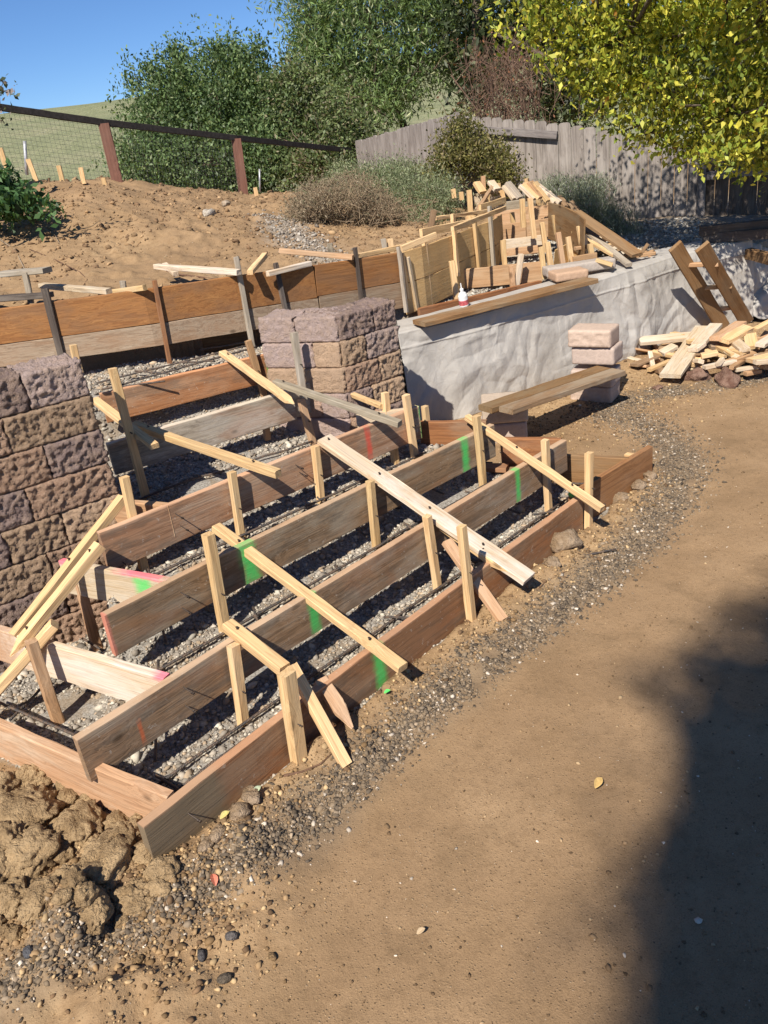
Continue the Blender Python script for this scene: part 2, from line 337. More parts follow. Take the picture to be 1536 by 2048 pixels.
# far terrain & grass hill
def far():
    xs=np.linspace(-260,300,150); ys=np.concatenate([np.linspace(-60,8,20),np.linspace(9,60,60),np.linspace(64,420,110)])
    X,Y=np.meshgrid(xs,ys)
    hill=sst(24,135,Y+X*.1)*9.4+fbm(X,Y,.03,4,2)*1.2*sst(20,60,Y)
    Z=np.where(Y<17,-.35,-.35+0*Y)+sst(17,24,Y)*(1.4)+hill
    Z=Z-sst(150,400,Y)*10
    nx,ny=len(xs),len(ys); i=np.arange(nx-1)[None,:]+np.arange(ny-1)[:,None]*nx; i=i.ravel()
    me=npmesh('hill',np.stack([X,Y,Z],-1).reshape(-1,3),np.stack([i,i+1,i+nx+1,i+nx],-1),None,True)
    t=NT('hill_grass'); tc=t.n('TexCoord').outputs['Object']
    n=t.noise(tc,.12,5,.65); n2=t.noise(t.n('Mapping',{'Vector':tc,'Scale':(1.,.35,1.)}).outputs[0],2.2,5,.75)
    c=t.ramp(n,[(.3,(.2,.215,.115)),(.5,(.25,.26,.14)),(.7,(.33,.3,.19))]); c=t.mix(t.mth('MULTIPLY',step(t,n2,.42,.62),.5),c,(.15,.165,.08)); c=t.mix(t.mth('MULTIPLY',step(t,t.noise(tc,6,3,.8),.6,.7),.3),c,(.33,.3,.18)); t.col(c); t.bump(n2,1.,.3)
    o=link('hills',me,t.m); tag(o,kind='structure')
far()
# ------------------------------------------------------------ stones and clods
ICO=None
def ico(sub):
    bm=bmesh.new(); bmesh.ops.create_icosphere(bm,subdivisions=sub,radius=1); v=np.array([x.co[:] for x in bm.verts]); f=np.array([[q.index for q in p.verts] for p in bm.faces]); bm.free(); return v,f
def stones(name,pos,size,cols,mat,label,sub=1,flat=.7,jit=.28,smooth=False,cat='gravel'):
    v0,f0=ico(sub); n=len(pos); k=len(v0)
    sc=size[:,None]*np.stack([rng.uniform(.7,1.3,n),rng.uniform(.7,1.3,n),rng.uniform(.5,1.,n)*flat*1.2],-1)
    jr=1+rng.normal(0,jit,(n,k,1)); vv=v0[None]*jr
    a=rng.uniform(0,6.28,n); b=rng.normal(0,.5,n); ca,sa,cb,sb=np.cos(a),np.sin(a),np.cos(b),np.sin(b)
    vv=vv*sc[:,None,:]
    x,y,z=vv[...,0],vv[...,1],vv[...,2]; y2=y*cb[:,None]-z*sb[:,None]; z2=y*sb[:,None]+z*cb[:,None]; x3=x*ca[:,None]-y2*sa[:,None]; y3=x*sa[:,None]+y2*ca[:,None]
    vv=np.stack([x3,y3,z2],-1)+pos[:,None,:]
    ff=(f0[None]+(np.arange(n)*k)[:,None,None]).reshape(-1,3)
    me=npmesh(name,vv.reshape(-1,3),ff,np.repeat(cols,k,0),smooth); o=link(name,me,mat); return tag(o,label,cat,None,'stuff')
STM=vcol_mat('stone',sc=90,bs=.5,bd=.002,speck=.35)
def pal(n,cs,ws,jit=.18):
    c=np.array(cs)[rng.choice(len(cs),n,p=np.array(ws)/sum(ws))]; return np.clip(c*(1+rng.normal(0,jit,(n,1))),.01,.9)
# dark gravel band along the drive
N=34000; t_=rng.uniform(0,len(BAND)-1.001,N); i_=t_.astype(int); fr=(t_-i_)[:,None]; B_=np.array([b[:2] for b in BAND]); bw=np.array(BW)
ln=np.linalg.norm(B_[1:]-B_[:-1],axis=1); pr=ln/ln.sum(); i_=rng.choice(len(pr),N,p=pr)
c_=B_[i_]*(1-fr)+B_[i_+1]*fr; wd=bw[i_]*(1-fr[:,0])+bw[np.minimum(i_+1,len(bw)-1)]*fr[:,0]
q=c_+rng.normal(0,1,(N,2))*wd[:,None]*.42; zz=ground(q[:,0],q[:,1])[0]; ok=~inpoly(q[:,0],q[:,1],STAIR)&(q[:,1]<TT[0][1]+5)
ok&=(fbm(q[:,0],q[:,1],3,3,33)>-.5)
q=q[ok];zz=zz[ok];n=len(q); sz=np.clip(rng.lognormal(-5.4,.48,n),.0015,.013)
stones('dark_gravel',np.column_stack([q,zz+sz*.05]),sz,pal(n,[(.08,.062,.045),(.13,.1,.07),(.19,.14,.09),(.25,.19,.13),(.48,.41,.33)],[3,5,5,2.4,.7]),STM,'band of dark crushed gravel curving along the edge of the dirt drive')
# pebbles strewn on the drive
n=34000; q=np.column_stack([rng.uniform(-1.6,5.,n),rng.uniform(.9,8.6,n)]); k=~inpoly(q[:,0],q[:,1],STAIR); q=q[k]; n=len(q); sz=np.clip(rng.lognormal(-6.2,.55,n),.001,.012)
stones('drive_pebbles',np.column_stack([q,ground(q[:,0],q[:,1])[0]+sz*.2]),sz,pal(n,[(.12,.075,.04),(.2,.13,.07),(.33,.23,.13),(.5,.42,.33)],[4,4,2.4,.7]),STM,'fine loose pebbles and crumbs strewn over the dirt drive',sub=1)
# clods by the forms
def along(pts,n,w):
    p=np.array([x[:2] for x in pts]); l=np.linalg.norm(p[1:]-p[:-1],axis=1); i=rng.choice(len(l),n,p=l/l.sum()); t=rng.random((n,1)); return p[i]*(1-t)+p[i+1]*t+rng.normal(0,w,(n,2))
d1,n1=nrm(*FL[0])
q=np.concatenate([along([FL[0][0]+n1*.1,FL[0][1]+n1*.1],2600,.07),along([(-2.2,2.6),(-1.55,2.2),(-1.0,1.95),(-.7,1.8)],7500,.17),along([TT[0]+np.array([.5,-.6,0]),TT[4]+np.array([.4,-.8,0])],4200,.3)]); k=~inpoly(q[:,0],q[:,1],STAIR); q=q[k]; n=len(q)
sz=np.clip(rng.lognormal(-5.45,.5,n),.002,.014)
stones('dirt_crumbs',np.column_stack([q,ground(q[:,0],q[:,1])[0]+sz*.3]),sz,pal(n,[(.2,.125,.06),(.3,.195,.1),(.4,.28,.15),(.14,.085,.045)],[3,4,2.5,2]),STM,'crumbs of dug ochre soil heaped against the lowest form and under the wall','1' and 1,.8,.2,cat='soil')
def rock(name,c,s,seed,mat,label,cat='rock',group=None,sub=4,amp=.35,flat=.75,col=None,fr=1.4):
    v,f=ico(sub); vs=[]
    for p in v:
        d=noise.fractal(Vector(p)*fr+Vector((seed*3.1,seed,0)),1.,2.,5)*amp; r=noise.noise(Vector(p)*fr*.8+Vector((seed,0,seed)))*amp*.7
        cell=noise.cell(Vector(p)*2.2+Vector((seed,seed,0)))*.12
        vs.append(np.array(p)*(1+d+r+cell*amp))
    vs=np.array(vs)*np.array(s); a=seed*1.7; rot=np.array([[math.cos(a),-math.sin(a),0],[math.sin(a),math.cos(a),0],[0,0,1]]); vs=vs@rot.T
    o=link(name,npmesh(name,vs,f,None,False),mat); o.location=c; return tag(o,label,cat,group)
def earthm(name,c1,c2):
    t=NT(name); tc=t.n('TexCoord').outputs['Object']; n=t.noise(tc,9,5,.7); n2=t.noise(tc,60,4,.7); t.col(t.mix(t.mth('MULTIPLY',step(t,n2,.5,.7),.3),t.mix(step(t,n,.35,.62),c1,c2),tuple(x*.5 for x in c1))); t.bump(t.mth('ADD',n,t.mth('MULTIPLY',n2,.9)),1.,.028); t.b.inputs['Roughness'].default_value=.95; return t.m
CLM=earthm('clod',(.25,.165,.085),(.43,.30,.165)); RKM=earthm('rock',(.24,.16,.09),(.38,.28,.19))
clods=[(45,1640,.13),(70,1720,.1),(150,1660,.09),(215,1745,.12),(150,1790,.09),(250,1690,.07),(20,1800,.08),(100,1840,.07),(270,1800,.06),(60,1560,.06),(330,1760,.055),(200,1850,.06),(20,1700,.07),(-20,1600,.12),(300,1720,.05),(130,1590,.05),(180,1590,.045),(-30,1760,.1),(340,1690,.045),(280,1650,.04),(90,1780,.06),(230,1640,.05)]
VV=[];FF=[];nb=0
clods+=[(rng.uniform(-60,330),rng.uniform(1560,1870),rng.uniform(.02,.05)) for _ in range(60)]
v_,f_=ico(5)
for i,(x,y,sz_) in enumerate(clods):
    if sz_<.06: v_,f_=ico(4)
    else: v_,f_=ico(5)
    if x+ (y-1560)*.0>200 and y<1620: continue
    p=P(x,y,.03); p[2]=gh(p[0],p[1])+sz_*.05; k=i*2.3; sh=np.array([rng.uniform(.85,1.2),rng.uniform(.65,.95),rng.uniform(.5,.8)])*sz_; an=rng.uniform(0,6.3); ca,sa=math.cos(an),math.sin(an); o_=[]
    for q in v_:
        w_=Vector(q); n_=noise.fractal(w_*1.1+Vector((k,k*.3,0)),1.,2.,2)*.2; n_+=(abs(noise.noise(w_*2.1+Vector((0,k,k))))-.25)*.35; n_+=.34*(noise.voronoi(w_*1.9+Vector((k,k,0)))[0][0]-.4)+.12*(noise.voronoi(w_*5+Vector((k,0,0)))[0][0]-.3); n_+=noise.fractal(w_*7+Vector((k,0,k)),.7,2.,4)*.085
        c=(1+n_)*np.array(q)*sh; o_.append((c[0]*ca-c[1]*sa+p[0],c[0]*sa+c[1]*ca+p[1],c[2]+p[2]))
    VV+=o_; FF+=[tuple(nb+t_ for t_ in ff) for ff in f_]; nb=len(VV)
tag(link('dirt_clods',npmesh('dirt_clods',VV,FF,None,True),CLM),'heap of freshly dug lumpy brown soil at the near left corner of the forms','soil',None,'stuff')
for i,(x,y,s,lab) in enumerate([(1132,1095,.085,'large tan rock against the right half of the lowest form board'),(1240,990,.07,'rounded tan rock beside the far right end of the lowest form'),(1278,975,.05,'smaller rock behind the rounded one at the far end of the lowest form'),(1300,958,.045,'last small rock touching the far end of the lowest form'),(482,1632,.045,'brown rock wedged against the near part of the lowest form, by a dry leaf'),(505,1605,.04,'grey brown stone uppermost of the pair at the near part of the lowest form'),(440,1680,.035,'dull stone half sunk in soil before the mortar-stained end of the lowest form'),(1105,1130,.045,'low tan rock in front of the large rock by the lowest form'),(415,1700,.03,'small muddy stone just right of the lowest form corner')]):
    p=P(x,y,.04); p[2]=gh(p[0],p[1])+s*.3; rock('rock',p,(s,s*.75,s*.7),i+20.3,RKM,lab,sub=3,amp=.35)
for i,(x,y,s,c,lab) in enumerate([(467,1885,.022,(.16,.14,.13),'shiny grey stone, uppermost of three lying on the drive at lower left'),(405,1918,.021,(.11,.1,.1),'dark grey stone left of the other two on the drive at lower left'),(450,1962,.022,(.14,.11,.08),'dark brown stone, lowest of three on the drive at lower left'),(72,1942,.024,(.12,.12,.13),'dark angular stone on the gravel band near the left edge'),(280,1930,.02,(.28,.18,.09),'ochre stone amid the gravel at lower left'),(545,1915,.016,(.28,.18,.09),'small ochre stone farthest right of the loose stones at lower left')]):
    p=P(x,y,0); p[2]=gh(p[0],p[1])+s*.35; rock('loose_stone',p,(s,s*.7,s*.6),i+40.7,earthm('stone%d'%i,tuple(q*.7 for q in c),c),lab,'stone',sub=2,amp=.3)
# pale crushed rock inside the forms
def stair_pts(n):
    bb=np.array([p[:2] for p in STAIR]); q=np.column_stack([rng.uniform(-2.6,1.9,n),rng.uniform(2.,6.2,n)]); k=inpoly(q[:,0],q[:,1],STAIR); return q[k]
q=stair_pts(120000); z,_,_,_=ground(q[:,0],q[:,1]); k=fbm(q[:,0],q[:,1],2.2,3,44)>-.4; k|=q[:,1]>5; q=q[k];z=z[k]; n=len(q); sz=np.clip(rng.lognormal(-5.15,.5,n),.002,.024)
stones('crushed_rock',np.column_stack([q,z+sz*.25]),sz,pal(n,[(.33,.29,.24),(.45,.41,.34),(.23,.2,.165),(.34,.26,.18)],[4,2.4,3.5,2]),STM,'pale crushed rock spread under the reinforcing bars inside the stair forms')
q=np.column_stack([rng.uniform(.3,4.,14000),rng.uniform(6.2,10.,14000)]); z,g,_,u=ground(q[:,0],q[:,1]); k=(g>.5)&(z>.5); q=q[k];z=z[k];n=len(q); sz=np.clip(rng.lognormal(-4.4,.3,n),.006,.025)
stones('crushed_rock',np.column_stack([q,z+sz*.25]),sz,pal(n,[(.33,.31,.27),(.45,.42,.37),(.24,.22,.19)],[4,3,3]),STM,'pale crushed rock behind the cloth covered wall, under the farther forms')
q=along([P(545,440,1.45),P(620,478,1.4),P(700,508,1.35)],1700,.12); z,_,_,u=ground(q[:,0],q[:,1]); q=q[u];z=z[u]; n=len(q); sz=np.clip(rng.lognormal(-4.5,.3,n),.006,.022)
stones('spilled_gravel',np.column_stack([q,z+sz*.25]),sz,pal(n,[(.27,.23,.19),(.36,.32,.27),(.18,.15,.12)],[4,2,3]),STM,'grey gravel spilled down the slope left of the brush pile')
q=np.column_stack([rng.uniform(-4.5,1.2,16000),rng.uniform(5.8,12,16000)]); q=q[fbm(q[:,0],q[:,1],.9,3,61)>-.2]; z,_,_,u=ground(q[:,0],q[:,1]); q=q[u];z=z[u];n=len(q); sz=np.clip(rng.lognormal(-5.0,.6,n),.003,.035)
stones('slope_clods',np.column_stack([q,z+sz*.2]),sz,pal(n,[(.18,.11,.06),(.25,.16,.085),(.33,.22,.12)],[4,4,2]),STM,'loose clods of ochre soil scattered over the graded slope',cat='soil')
# ------------------------------------------------------------ split-face block walls
BLK=NT('split_face'); _a=BLK.n('VertexColor',layer_name='Col').outputs[0]; _tc=BLK.n('TexCoord').outputs['Object']
_n1=BLK.noise(_tc,16,5,.7); _n2=BLK.noise(_tc,105,4,.8); _n3=BLK.noise(_tc,5,3)
_c=BLK.mix(BLK.mth('MULTIPLY',step(BLK,_n1,.4,.62),.4),_a,(.47,.33,.23)); _c=BLK.mix(BLK.mth('MULTIPLY',step(BLK,_n2,.54,.64),.4),_c,(.10,.07,.055)); _c=BLK.mix(BLK.mth('MULTIPLY',step(BLK,_n2,.44,.36),.35),_c,(.5,.4,.31))
BLK.col(_c); BLK.bump(BLK.mth('ADD',_n1,BLK.mth('MULTIPLY',_n2,1.)),1.,.02); BLK.b.inputs['Roughness'].default_value=.95; BLK=BLK.m
def block_geo(o,e,n,L,h,D,rough,col,seed,res=.0085,rr=.006):
    """o: front lower left corner, e: unit along the face, n: outward unit, rough=(front,left end,right end,top) displacement"""
    nx=max(3,int(L/res));ny=max(3,int(D/(res*1.6)));nz=max(3,int(h/res)); V_=[];F=[];idx={}
    o=np.array(o);e=np.array(e);n=np.array(n)
    def vid(i,j,k):
        if (i,j,k) in idx: return idx[(i,j,k)]
        p=np.array([i/nx*L,j/ny*D,k/nz*h]); lo=np.array([rr]*3); hi=np.array([L-rr,D-rr,h-rr]); c=np.clip(p,lo,hi); d=p-c; m=np.linalg.norm(d)
        if m>0: p=c+d/m*min(m,rr)
        w=o+e*p[0]-n*p[1]+np.array([0,0,p[2]]); nv=noise.fractal(Vector(w)*38+Vector((seed,0,0)),.4,2.,4)*.9+.5*noise.noise(Vector(w)*9+Vector((seed,3,0)))+.55*noise.cell(Vector(w)*42+Vector((0,0,seed))); 
        edge=min(1,min(i,nx-i)/1.)*min(1,min(k,nz-k)/1.) 
        if j==0: w=w+n*(nv*rough[0]*.62+rough[0]*.5)*(.5+.5*edge)
        if i==0: w=w-e*(nv*rough[1])
        if i==nx: w=w+e*(nv*rough[2])
        if k==nz: w=w+np.array([0,0,nv*rough[3]])
        idx[(i,j,k)]=len(V_); V_.append(w); return idx[(i,j,k)]
    for i in range(nx):
        for k in range(nz): F.append((vid(i,0,k),vid(i+1,0,k),vid(i+1,0,k+1),vid(i,0,k+1))); F.append((vid(i+1,ny,k),vid(i,ny,k),vid(i,ny,k+1),vid(i+1,ny,k+1)))
    for j in range(ny):
        for k in range(nz): F.append((vid(0,j+1,k),vid(0,j,k),vid(0,j,k+1),vid(0,j+1,k+1))); F.append((vid(nx,j,k),vid(nx,j+1,k),vid(nx,j+1,k+1),vid(nx,j,k+1)))
    for i in range(nx):
        for j in range(ny): F.append((vid(i,j,nz),vid(i+1,j,nz),vid(i+1,j+1,nz),vid(i,j+1,nz))); F.append((vid(i,j+1,0),vid(i+1,j+1,0),vid(i+1,j,0),vid(i,j,0)))
    return V_,F,[col]*len(V_)
def blocks_mesh(name,specs,origin):
    V_=[];F=[];Cc=[]
    for s in specs:
        v,f,c=block_geo(*s); b=len(V_); V_+=v; F+=[tuple(b+q for q in x) for x in f]; Cc+=c
    me=npmesh(name,np.array(V_)-np.array(origin),F,np.array(Cc),False)
    return me
BROWN=(.43,.275,.19);TAN=(.50,.345,.23);CHAR=(.27,.195,.175);PKB=(.50,.335,.255);OCH=(.46,.315,.205);PUR=(.42,.32,.29)
zt=V(165,722,CL)[2]; hB=.172; nrow=10; z0=zt-nrow*hB
rowc=[[PKB,BROWN,TAN,PKB],[BROWN,CHAR,TAN,BROWN],[PKB,TAN,CHAR,BROWN],[CHAR,BROWN,CHAR,BROWN],[CHAR,CHAR,OCH,BROWN],[TAN,CHAR,OCH,TAN],[BROWN,BROWN,CHAR,BROWN],[CHAR,BROWN,BROWN,CHAR],[BROWN,OCH,BROWN,OCH],[CHAR,BROWN,CHAR,PUR]]
rows=[[.42,.3,.4,.3],[.3,.42,.28,.4],[.42,.3,.42,.28],[.28,.42,.28,.42],[.42,.3,.28,.42],[.3,.28,.4,.3],[.42,.42,.28,.4],[.28,.28,.42,.3],[.42,.3,.28,.42],[.28,.28,.4,.42]]
nL=np.array([dL[1],-dL[0],0]); sp=[]
for r in range(nrow):
    c0=CL.copy(); c0[2]=z0+r*hB; c0=c0-nL*(.010*(r-5)) ; 
    if r<4: c0=c0-dL*.12
    x=0; 
    for q,L in enumerate(rows[r]+[.42,.3,.42]):
        cc=rowc[r][::-1][q%4] if q<4 else random.choice([BROWN,CHAR,TAN])
        jj=random.uniform(.8,1.15); sp.append((c0-dL*(x+L),dL,nL,L-.003,hB-.002,.28,(.017,.006,.01,.004 if r<nrow-1 else .012),tuple(k*jj for k in cc),r*9.1+q*3.7)); x+=L
ow=empty('block_wall',CL,'rough split-face block wall in brown, tan and charcoal beside the stair forms at the left edge','block wall')
me=blocks_mesh('wall_blocks',sp,CL); o=link('wall_blocks',me,BLK,ow)
# pier
zpt=V(670,632,PC)[2]; hp=.158; npr=int(round((zpt-PC[2])/hp))+1; zp0=zpt-npr*hp
a_=P(670,632,zpt); b_=P(786,600,zpt); dR=(b_-a_)/np.linalg.norm(b_-a_); lenR=np.linalg.norm(b_-a_); nR=np.array([dR[1],-dR[0],0])
azl=math.radians(154); dP=np.array([math.cos(azl),math.sin(azl),0]); c_=PL(517,650,a_,np.array([dP[1],-dP[0],0])); lenP=np.linalg.norm((c_-a_)[:2]); nP=-np.array([-dP[1],dP[0],0]); nP=nP if nP@np.array([0,-1,0])>0 else -nP
print('pier',zpt,zp0,npr,lenR,lenP,'az',math.degrees(math.atan2(dR[1],dR[0])),'lw',zt,z0,CL,PC)
sp=[]
prow=[[.3,.34],[.2,.3,.2],[.36,.25],[.25,.3,.15],[.32,.3],[.3,.36]]; pc=[PUR,PKB,TAN,TAN,PUR,PUR]; pr2=[BROWN,CHAR,OCH,TAN,OCH,CHAR]
for r in range(npr):
    k=npr-1-r; z=zp0+r*hp; off=.012*(r-npr+1)
    tot=lenP; x=0; ls=[.34,.3] if r%2 else [.22,.42]; ls=[l*lenP/sum(ls) for l in ls]; base=a_.copy(); base[2]=z; base=base-nP*off*1. -nR*off
    for q,L in enumerate(ls):
        col=[(PUR,PUR),(TAN,PUR),(TAN,TAN),(PUR,PKB),(PUR,PUR),(BROWN,PUR),(BROWN,PUR)][min(k,6)][q]; jj=random.uniform(.9,1.15)
        sp.append((base+dP*(x+L),-dP,nP,L-.004,hp-.003,.26,(.007,.006,.012,.004 if k else .01),tuple(c*jj*1.15 for c in col),r*5.3+q)); x+=L
    ls=[.6,.4] if r%2 else [.42,.58]; x=.0
    for q,L in enumerate(ls):
        L=L*lenR; col=[(CHAR,CHAR),(OCH,PUR),(BROWN,TAN),(CHAR,OCH),(BROWN,CHAR),(BROWN,BROWN),(BROWN,BROWN)][min(k,6)][q]; jj=random.uniform(.9,1.15)
        sp.append((base+dR*(x+.012),dR,nR,L-.006,hp-.002,.26,(.017,.004,.012,.004 if k else .01),tuple(c*jj for c in col),r*7.3+q+50)); x+=L
op=empty('block_pier',PC,'free standing split-face block pier between the stair landing and the cloth covered wall','block pier')
link('pier_blocks',blocks_mesh('pier_blocks',sp,PC),BLK,op)
# one low course running on behind the cloth
b0=P(790,690,.62); b0=TT[0]-np.array([.02,0,.17]); 
me=blocks_mesh('low_course_block',[(P(792,655,.72),nrm(TT[0],TT[1])[0],nrm(TT[0],TT[1])[1],.25,.13,.2,(.015,.004,.01,.004),BROWN,3.3)],P(792,655,.72))
o=link('low_course_block',me,BLK); o.location=P(792,655,.72); tag(o,'single brown split-face block between the pier and the plank on the cloth covered wall','block')
# smooth bench blocks
BLS=vcol_mat('cast_block',sc=45,bs=.5,bd=.006,speck=.3)
def one_block(corner,e,n,L,h,D,col,lab,rough=.004,seed=1.,group=None):
    me=blocks_mesh('retaining_block',[(corner,e,n,L,h,D,(rough,.002,.002,.002),col,seed,.014,.014)],corner); o=link('retaining_block',me,BLS); o.location=corner; return tag(o,lab,'block',group)
def stack(front,left,right,z,hs,cols,labs,rough):
    # front corner pixel, left and right pixels at ground z
    f=P(*front,z);l=P(*left,z);r=P(*right,z); e=(f-l)/np.linalg.norm(f-l); n=np.array([e[1],-e[0],0]); 
    if n@np.array([0,-1,0])<0: n=-n
    L=np.linalg.norm(f-l); D=np.linalg.norm(r-f); zz=z
    for i,h in enumerate(hs):
        k=[(0,0),(.012,.01),(-.01,.015),(.015,-.01)][i%4]; c=l.copy(); c[2]=zz; c=c+e*k[0]+n*k[1]; one_block(c,e,n,L,h-.003,D,cols[i],labs[i],rough[i],i*4.4+front[0]); zz+=h
    return zz
print('stacks',P(1055,880,.03),P(1010,884,.03),P(1099,868,.03),P(1196,804,.05),P(1142,800,.05),P(1250,786,.05))
PB=(.44,.355,.28); PB2=(.42,.335,.28)
zb=stack((1056,886),(965,893),(1100,866),.03,[.165,.165],[PB2,PB],['pinkish block on the ground carrying the near end of the bench plank, lower of two','tan block directly under the near end of the bench plank, upper of two'],[.004,.004])
zb2=stack((1197,806),(1140,803),(1251,786),.05,[.16,.16,.045,.15,.15],[PKB,PUR,PUR,PUR,PKB],['pinkish block lowest of the tall stack at the far end of the bench','mauve block second from the ground in the tall stack, under the plank end','','mauve block resting on the far end of the bench plank','rough faced pink block topmost of the tall stack against the cloth'],[.01,.004,.0,.004,.012]) if 0 else None
f=P(1223,808,.05);l=P(1140,803,.05);r=P(1251,790,.05); e=(f-l)/np.linalg.norm(f-l); n=np.array([e[1],-e[0],0]); L=np.linalg.norm(f-l);D=np.linalg.norm(r-f)
sc=1.0; zz=.05; lt=['pinkish block lowest of the tall stack at the far end of the bench','mauve block second from the ground in the tall stack, right under the plank end','mauve block resting on the far end of the bench plank','rough faced pink block, topmost of the tall stack before the cloth']
for i,(h,c,ro) in enumerate([(.132,PKB,.01),(.132,PUR,.003),(.14,PUR,.003),(.14,PKB,.012)]):
    if i==2: ZB=zz; zz+=.040
    k=[(0,0),(.01,.012),(.02,.0),(-.0,.02)][i]; cpt=l.copy(); cpt[2]=zz; cpt=cpt+e*k[0]+n*k[1]
    one_block(cpt,e,n,L,h-.003,D,[(.45,.34,.27),(.42,.33,.28),(.43,.34,.29),(.46,.35,.28)][i],lt[i],ro,i*3.3); zz+=h
# bench planks
pa=P(955,815,ZB+.02); 
A=P(985,822,zb+.018) ; B=P(1222,741,ZB+.02); BD=np.array([B[0]-A[0],B[1]-A[1],B[2]-A[2]]); bn=np.array([BD[1],-BD[0],0]);bn/=np.linalg.norm(bn); BDu=BD/np.linalg.norm(BD)
lumber('bench_plank',A-bn*.07,B-bn*.07,.04,.135,(0,0,1),mw('BRN',.7),'weathered brown plank of the low bench, the one nearer the cloth','plank')
lumber('bench_plank',A+bn*.068+BDu*.06,B+bn*.068+BDu*.0,.038,.13,(0,0,1),mw('FIR',.7),'weathered plank of the low bench, the outer one with a splintered pale edge','plank')
# ------------------------------------------------------------ cloth-covered wall
TN=[p.copy() for p in TT]; TN.append(P(1560,462,.83))
def path(pts,n):
    pts=np.array(pts); l=np.r_[0,np.cumsum(np.linalg.norm(pts[1:]-pts[:-1],axis=1))]; s=np.linspace(0,l[-1],n); return np.stack([np.interp(s,l,pts[:,k]) for k in range(pts.shape[1])],-1),s
def tarp():
    nu,nv=620,150; pc,s=path([TT[i] for i in range(7)],nu); T=np.gradient(pc,axis=0); T/=np.linalg.norm(T,axis=1)[:,None]; Nn=np.stack([T[:,1],-T[:,0],0*T[:,0]],-1)
    k=np.ones(41)/41; pad=np.pad(Nn,((20,20),(0,0)),mode='edge'); Nn=np.stack([np.convolve(pad[:,i],k,'valid') for i in range(3)],-1); Nn/=np.linalg.norm(Nn,axis=1)[:,None]
    gzv=np.array([gh(p[0]+n[0]*.1,p[1]+n[1]*.1) for p,n in zip(pc[::20],Nn[::20])]); gzv=np.interp(np.arange(nu),np.arange(0,nu,20),gzv)
    v=np.linspace(0,1,nv); U,Vv=np.meshgrid(s,v,indexing='ij'); top=.32
    H=pc[:,2]-gzv; arc=top+H[:,None]*1.0; a=Vv*arc
    on=a<top; down=np.clip(a-top,0,None)
    back=np.where(on,top-a,0.); out=np.where(on,0,.03+.07*sst(0,1,down/H[:,None])); zz=np.where(on,0.,-down)
    edge=sst(0,.05,np.abs(a-top)); zz=zz-(1-edge)*.012
    y=down; 
    r1=1-np.abs(fbm(U+Vv*.9,y-U*.35,2.3,3,11))*2; r2=1-np.abs(fbm(U-y*.7,y*1.2+U*.3,4.6,3,21))*2; r3=1-np.abs(fbm(U*1.4,y*.5,9,3,31))*2; r4=fbm(U,y,1.3,2,5); r5=1-np.abs(fbm(U*.5+y*1.6,y*.6-U*.9,3.1,2,77))*2; r6=1-np.abs(fbm(U*.9+y*.9,(y-U)*.22,1.9,2,58))*2
    gath=1-np.abs(vn(U*4.2+y*.8+fbm(U,y,3,2)*1.2,y*.5))*2
    wr=r4*.02; rr_=random.Random(4)
    for q_ in range(13):
        th=math.radians(rr_.choice([rr_.uniform(20,75),rr_.uniform(80,125),rr_.uniform(125,165)])); fq=rr_.uniform(1.,4.2); ph=rr_.uniform(0,9)
        cc=(U*math.cos(th)+y*math.sin(th))*fq+ph+fbm(U,y,1.6,3,q_*3)*.9; tri=np.abs(cc-np.floor(cc)-.5)*2
        mk=sst(.0,.45,fbm(U,y,rr_.uniform(1.2,2.6),2,q_*5+50)); wr=wr+np.abs(tri-.5)**.8*(.034/fq)*mk
    wr=wr+np.clip(gath,0,1)**5*.006*sst(1.0,2.6,U)
    fade=np.where(on,.12,sst(.0,.12,down)*.85+.15); d=wr*fade
    hem=np.exp(-((down-.13)/.006)**2)*.009*(~on); d=d+hem
    Pp=pc[:,None,:]+Nn[:,None,:]*(out+d-back)[...,None]; Pp[...,2]=pc[:,None,2]+zz+np.where(on,wr*.15,0)
    Pp[...,2]=np.maximum(Pp[...,2],(gzv[:,None]-.01)) 
    i=(np.arange(nu-1)[:,None]*nv+np.arange(nv-1)[None,:]).ravel(); f=np.stack([i,i+1,i+nv+1,i+nv],-1)
    t=NT('painters_cloth'); tc=t.n('TexCoord').outputs['Object']; nz=t.noise(tc,2.5,4,.6); n2=t.noise(tc,14,4,.7)
    c=t.ramp(nz,[(.3,(.36,.335,.305)),(.6,(.42,.395,.365))]); c=t.mix(t.mth('MULTIPLY',step(t,n2,.55,.75),.3),c,(.27,.225,.18)); t.col(c)
    nb=t.noise(tc,9,3,.6,1.5); nb2=t.noise(tc,30,4,.65,1.); rd=t.mth('ABSOLUTE',t.mth('SUBTRACT',nb,.5)); nb=t.mth('ADD',t.mth('MULTIPLY',step(t,rd,.08,.0),.8),t.mth('MULTIPLY',nb2,.5)); t.bump(nb,.2,.006); vw=t.n('VectorMath',{0:tc,1:t.n('TexNoise',{'Vector':tc,'Scale':2.2,'Detail':3.}).outputs['Color']},operation='ADD').outputs[0]; vw=t.n('Mapping',{'Vector':vw,'Rotation':(.3,.35,.2),'Scale':(1.,1.,.3)}).outputs[0]; f1=t.n('TexVoronoi',{'Vector':vw,'Scale':3.2}).outputs[0]; f2=t.n('TexVoronoi',{'Vector':vw,'Scale':11.}).outputs[0]; f3=t.n('TexVoronoi',{'Vector':vw,'Scale':26.}).outputs[0]; hh_=t.mth('ADD',t.mth('MULTIPLY',f1,1.),t.mth('ADD',t.mth('MULTIPLY',f2,.22),t.mth('MULTIPLY',f3,.0))); t.bump(t.mth('ADD',hh_,t.mth('MULTIPLY',nb,.05)),.42,.035); t.b.inputs['Roughness'].default_value=.5
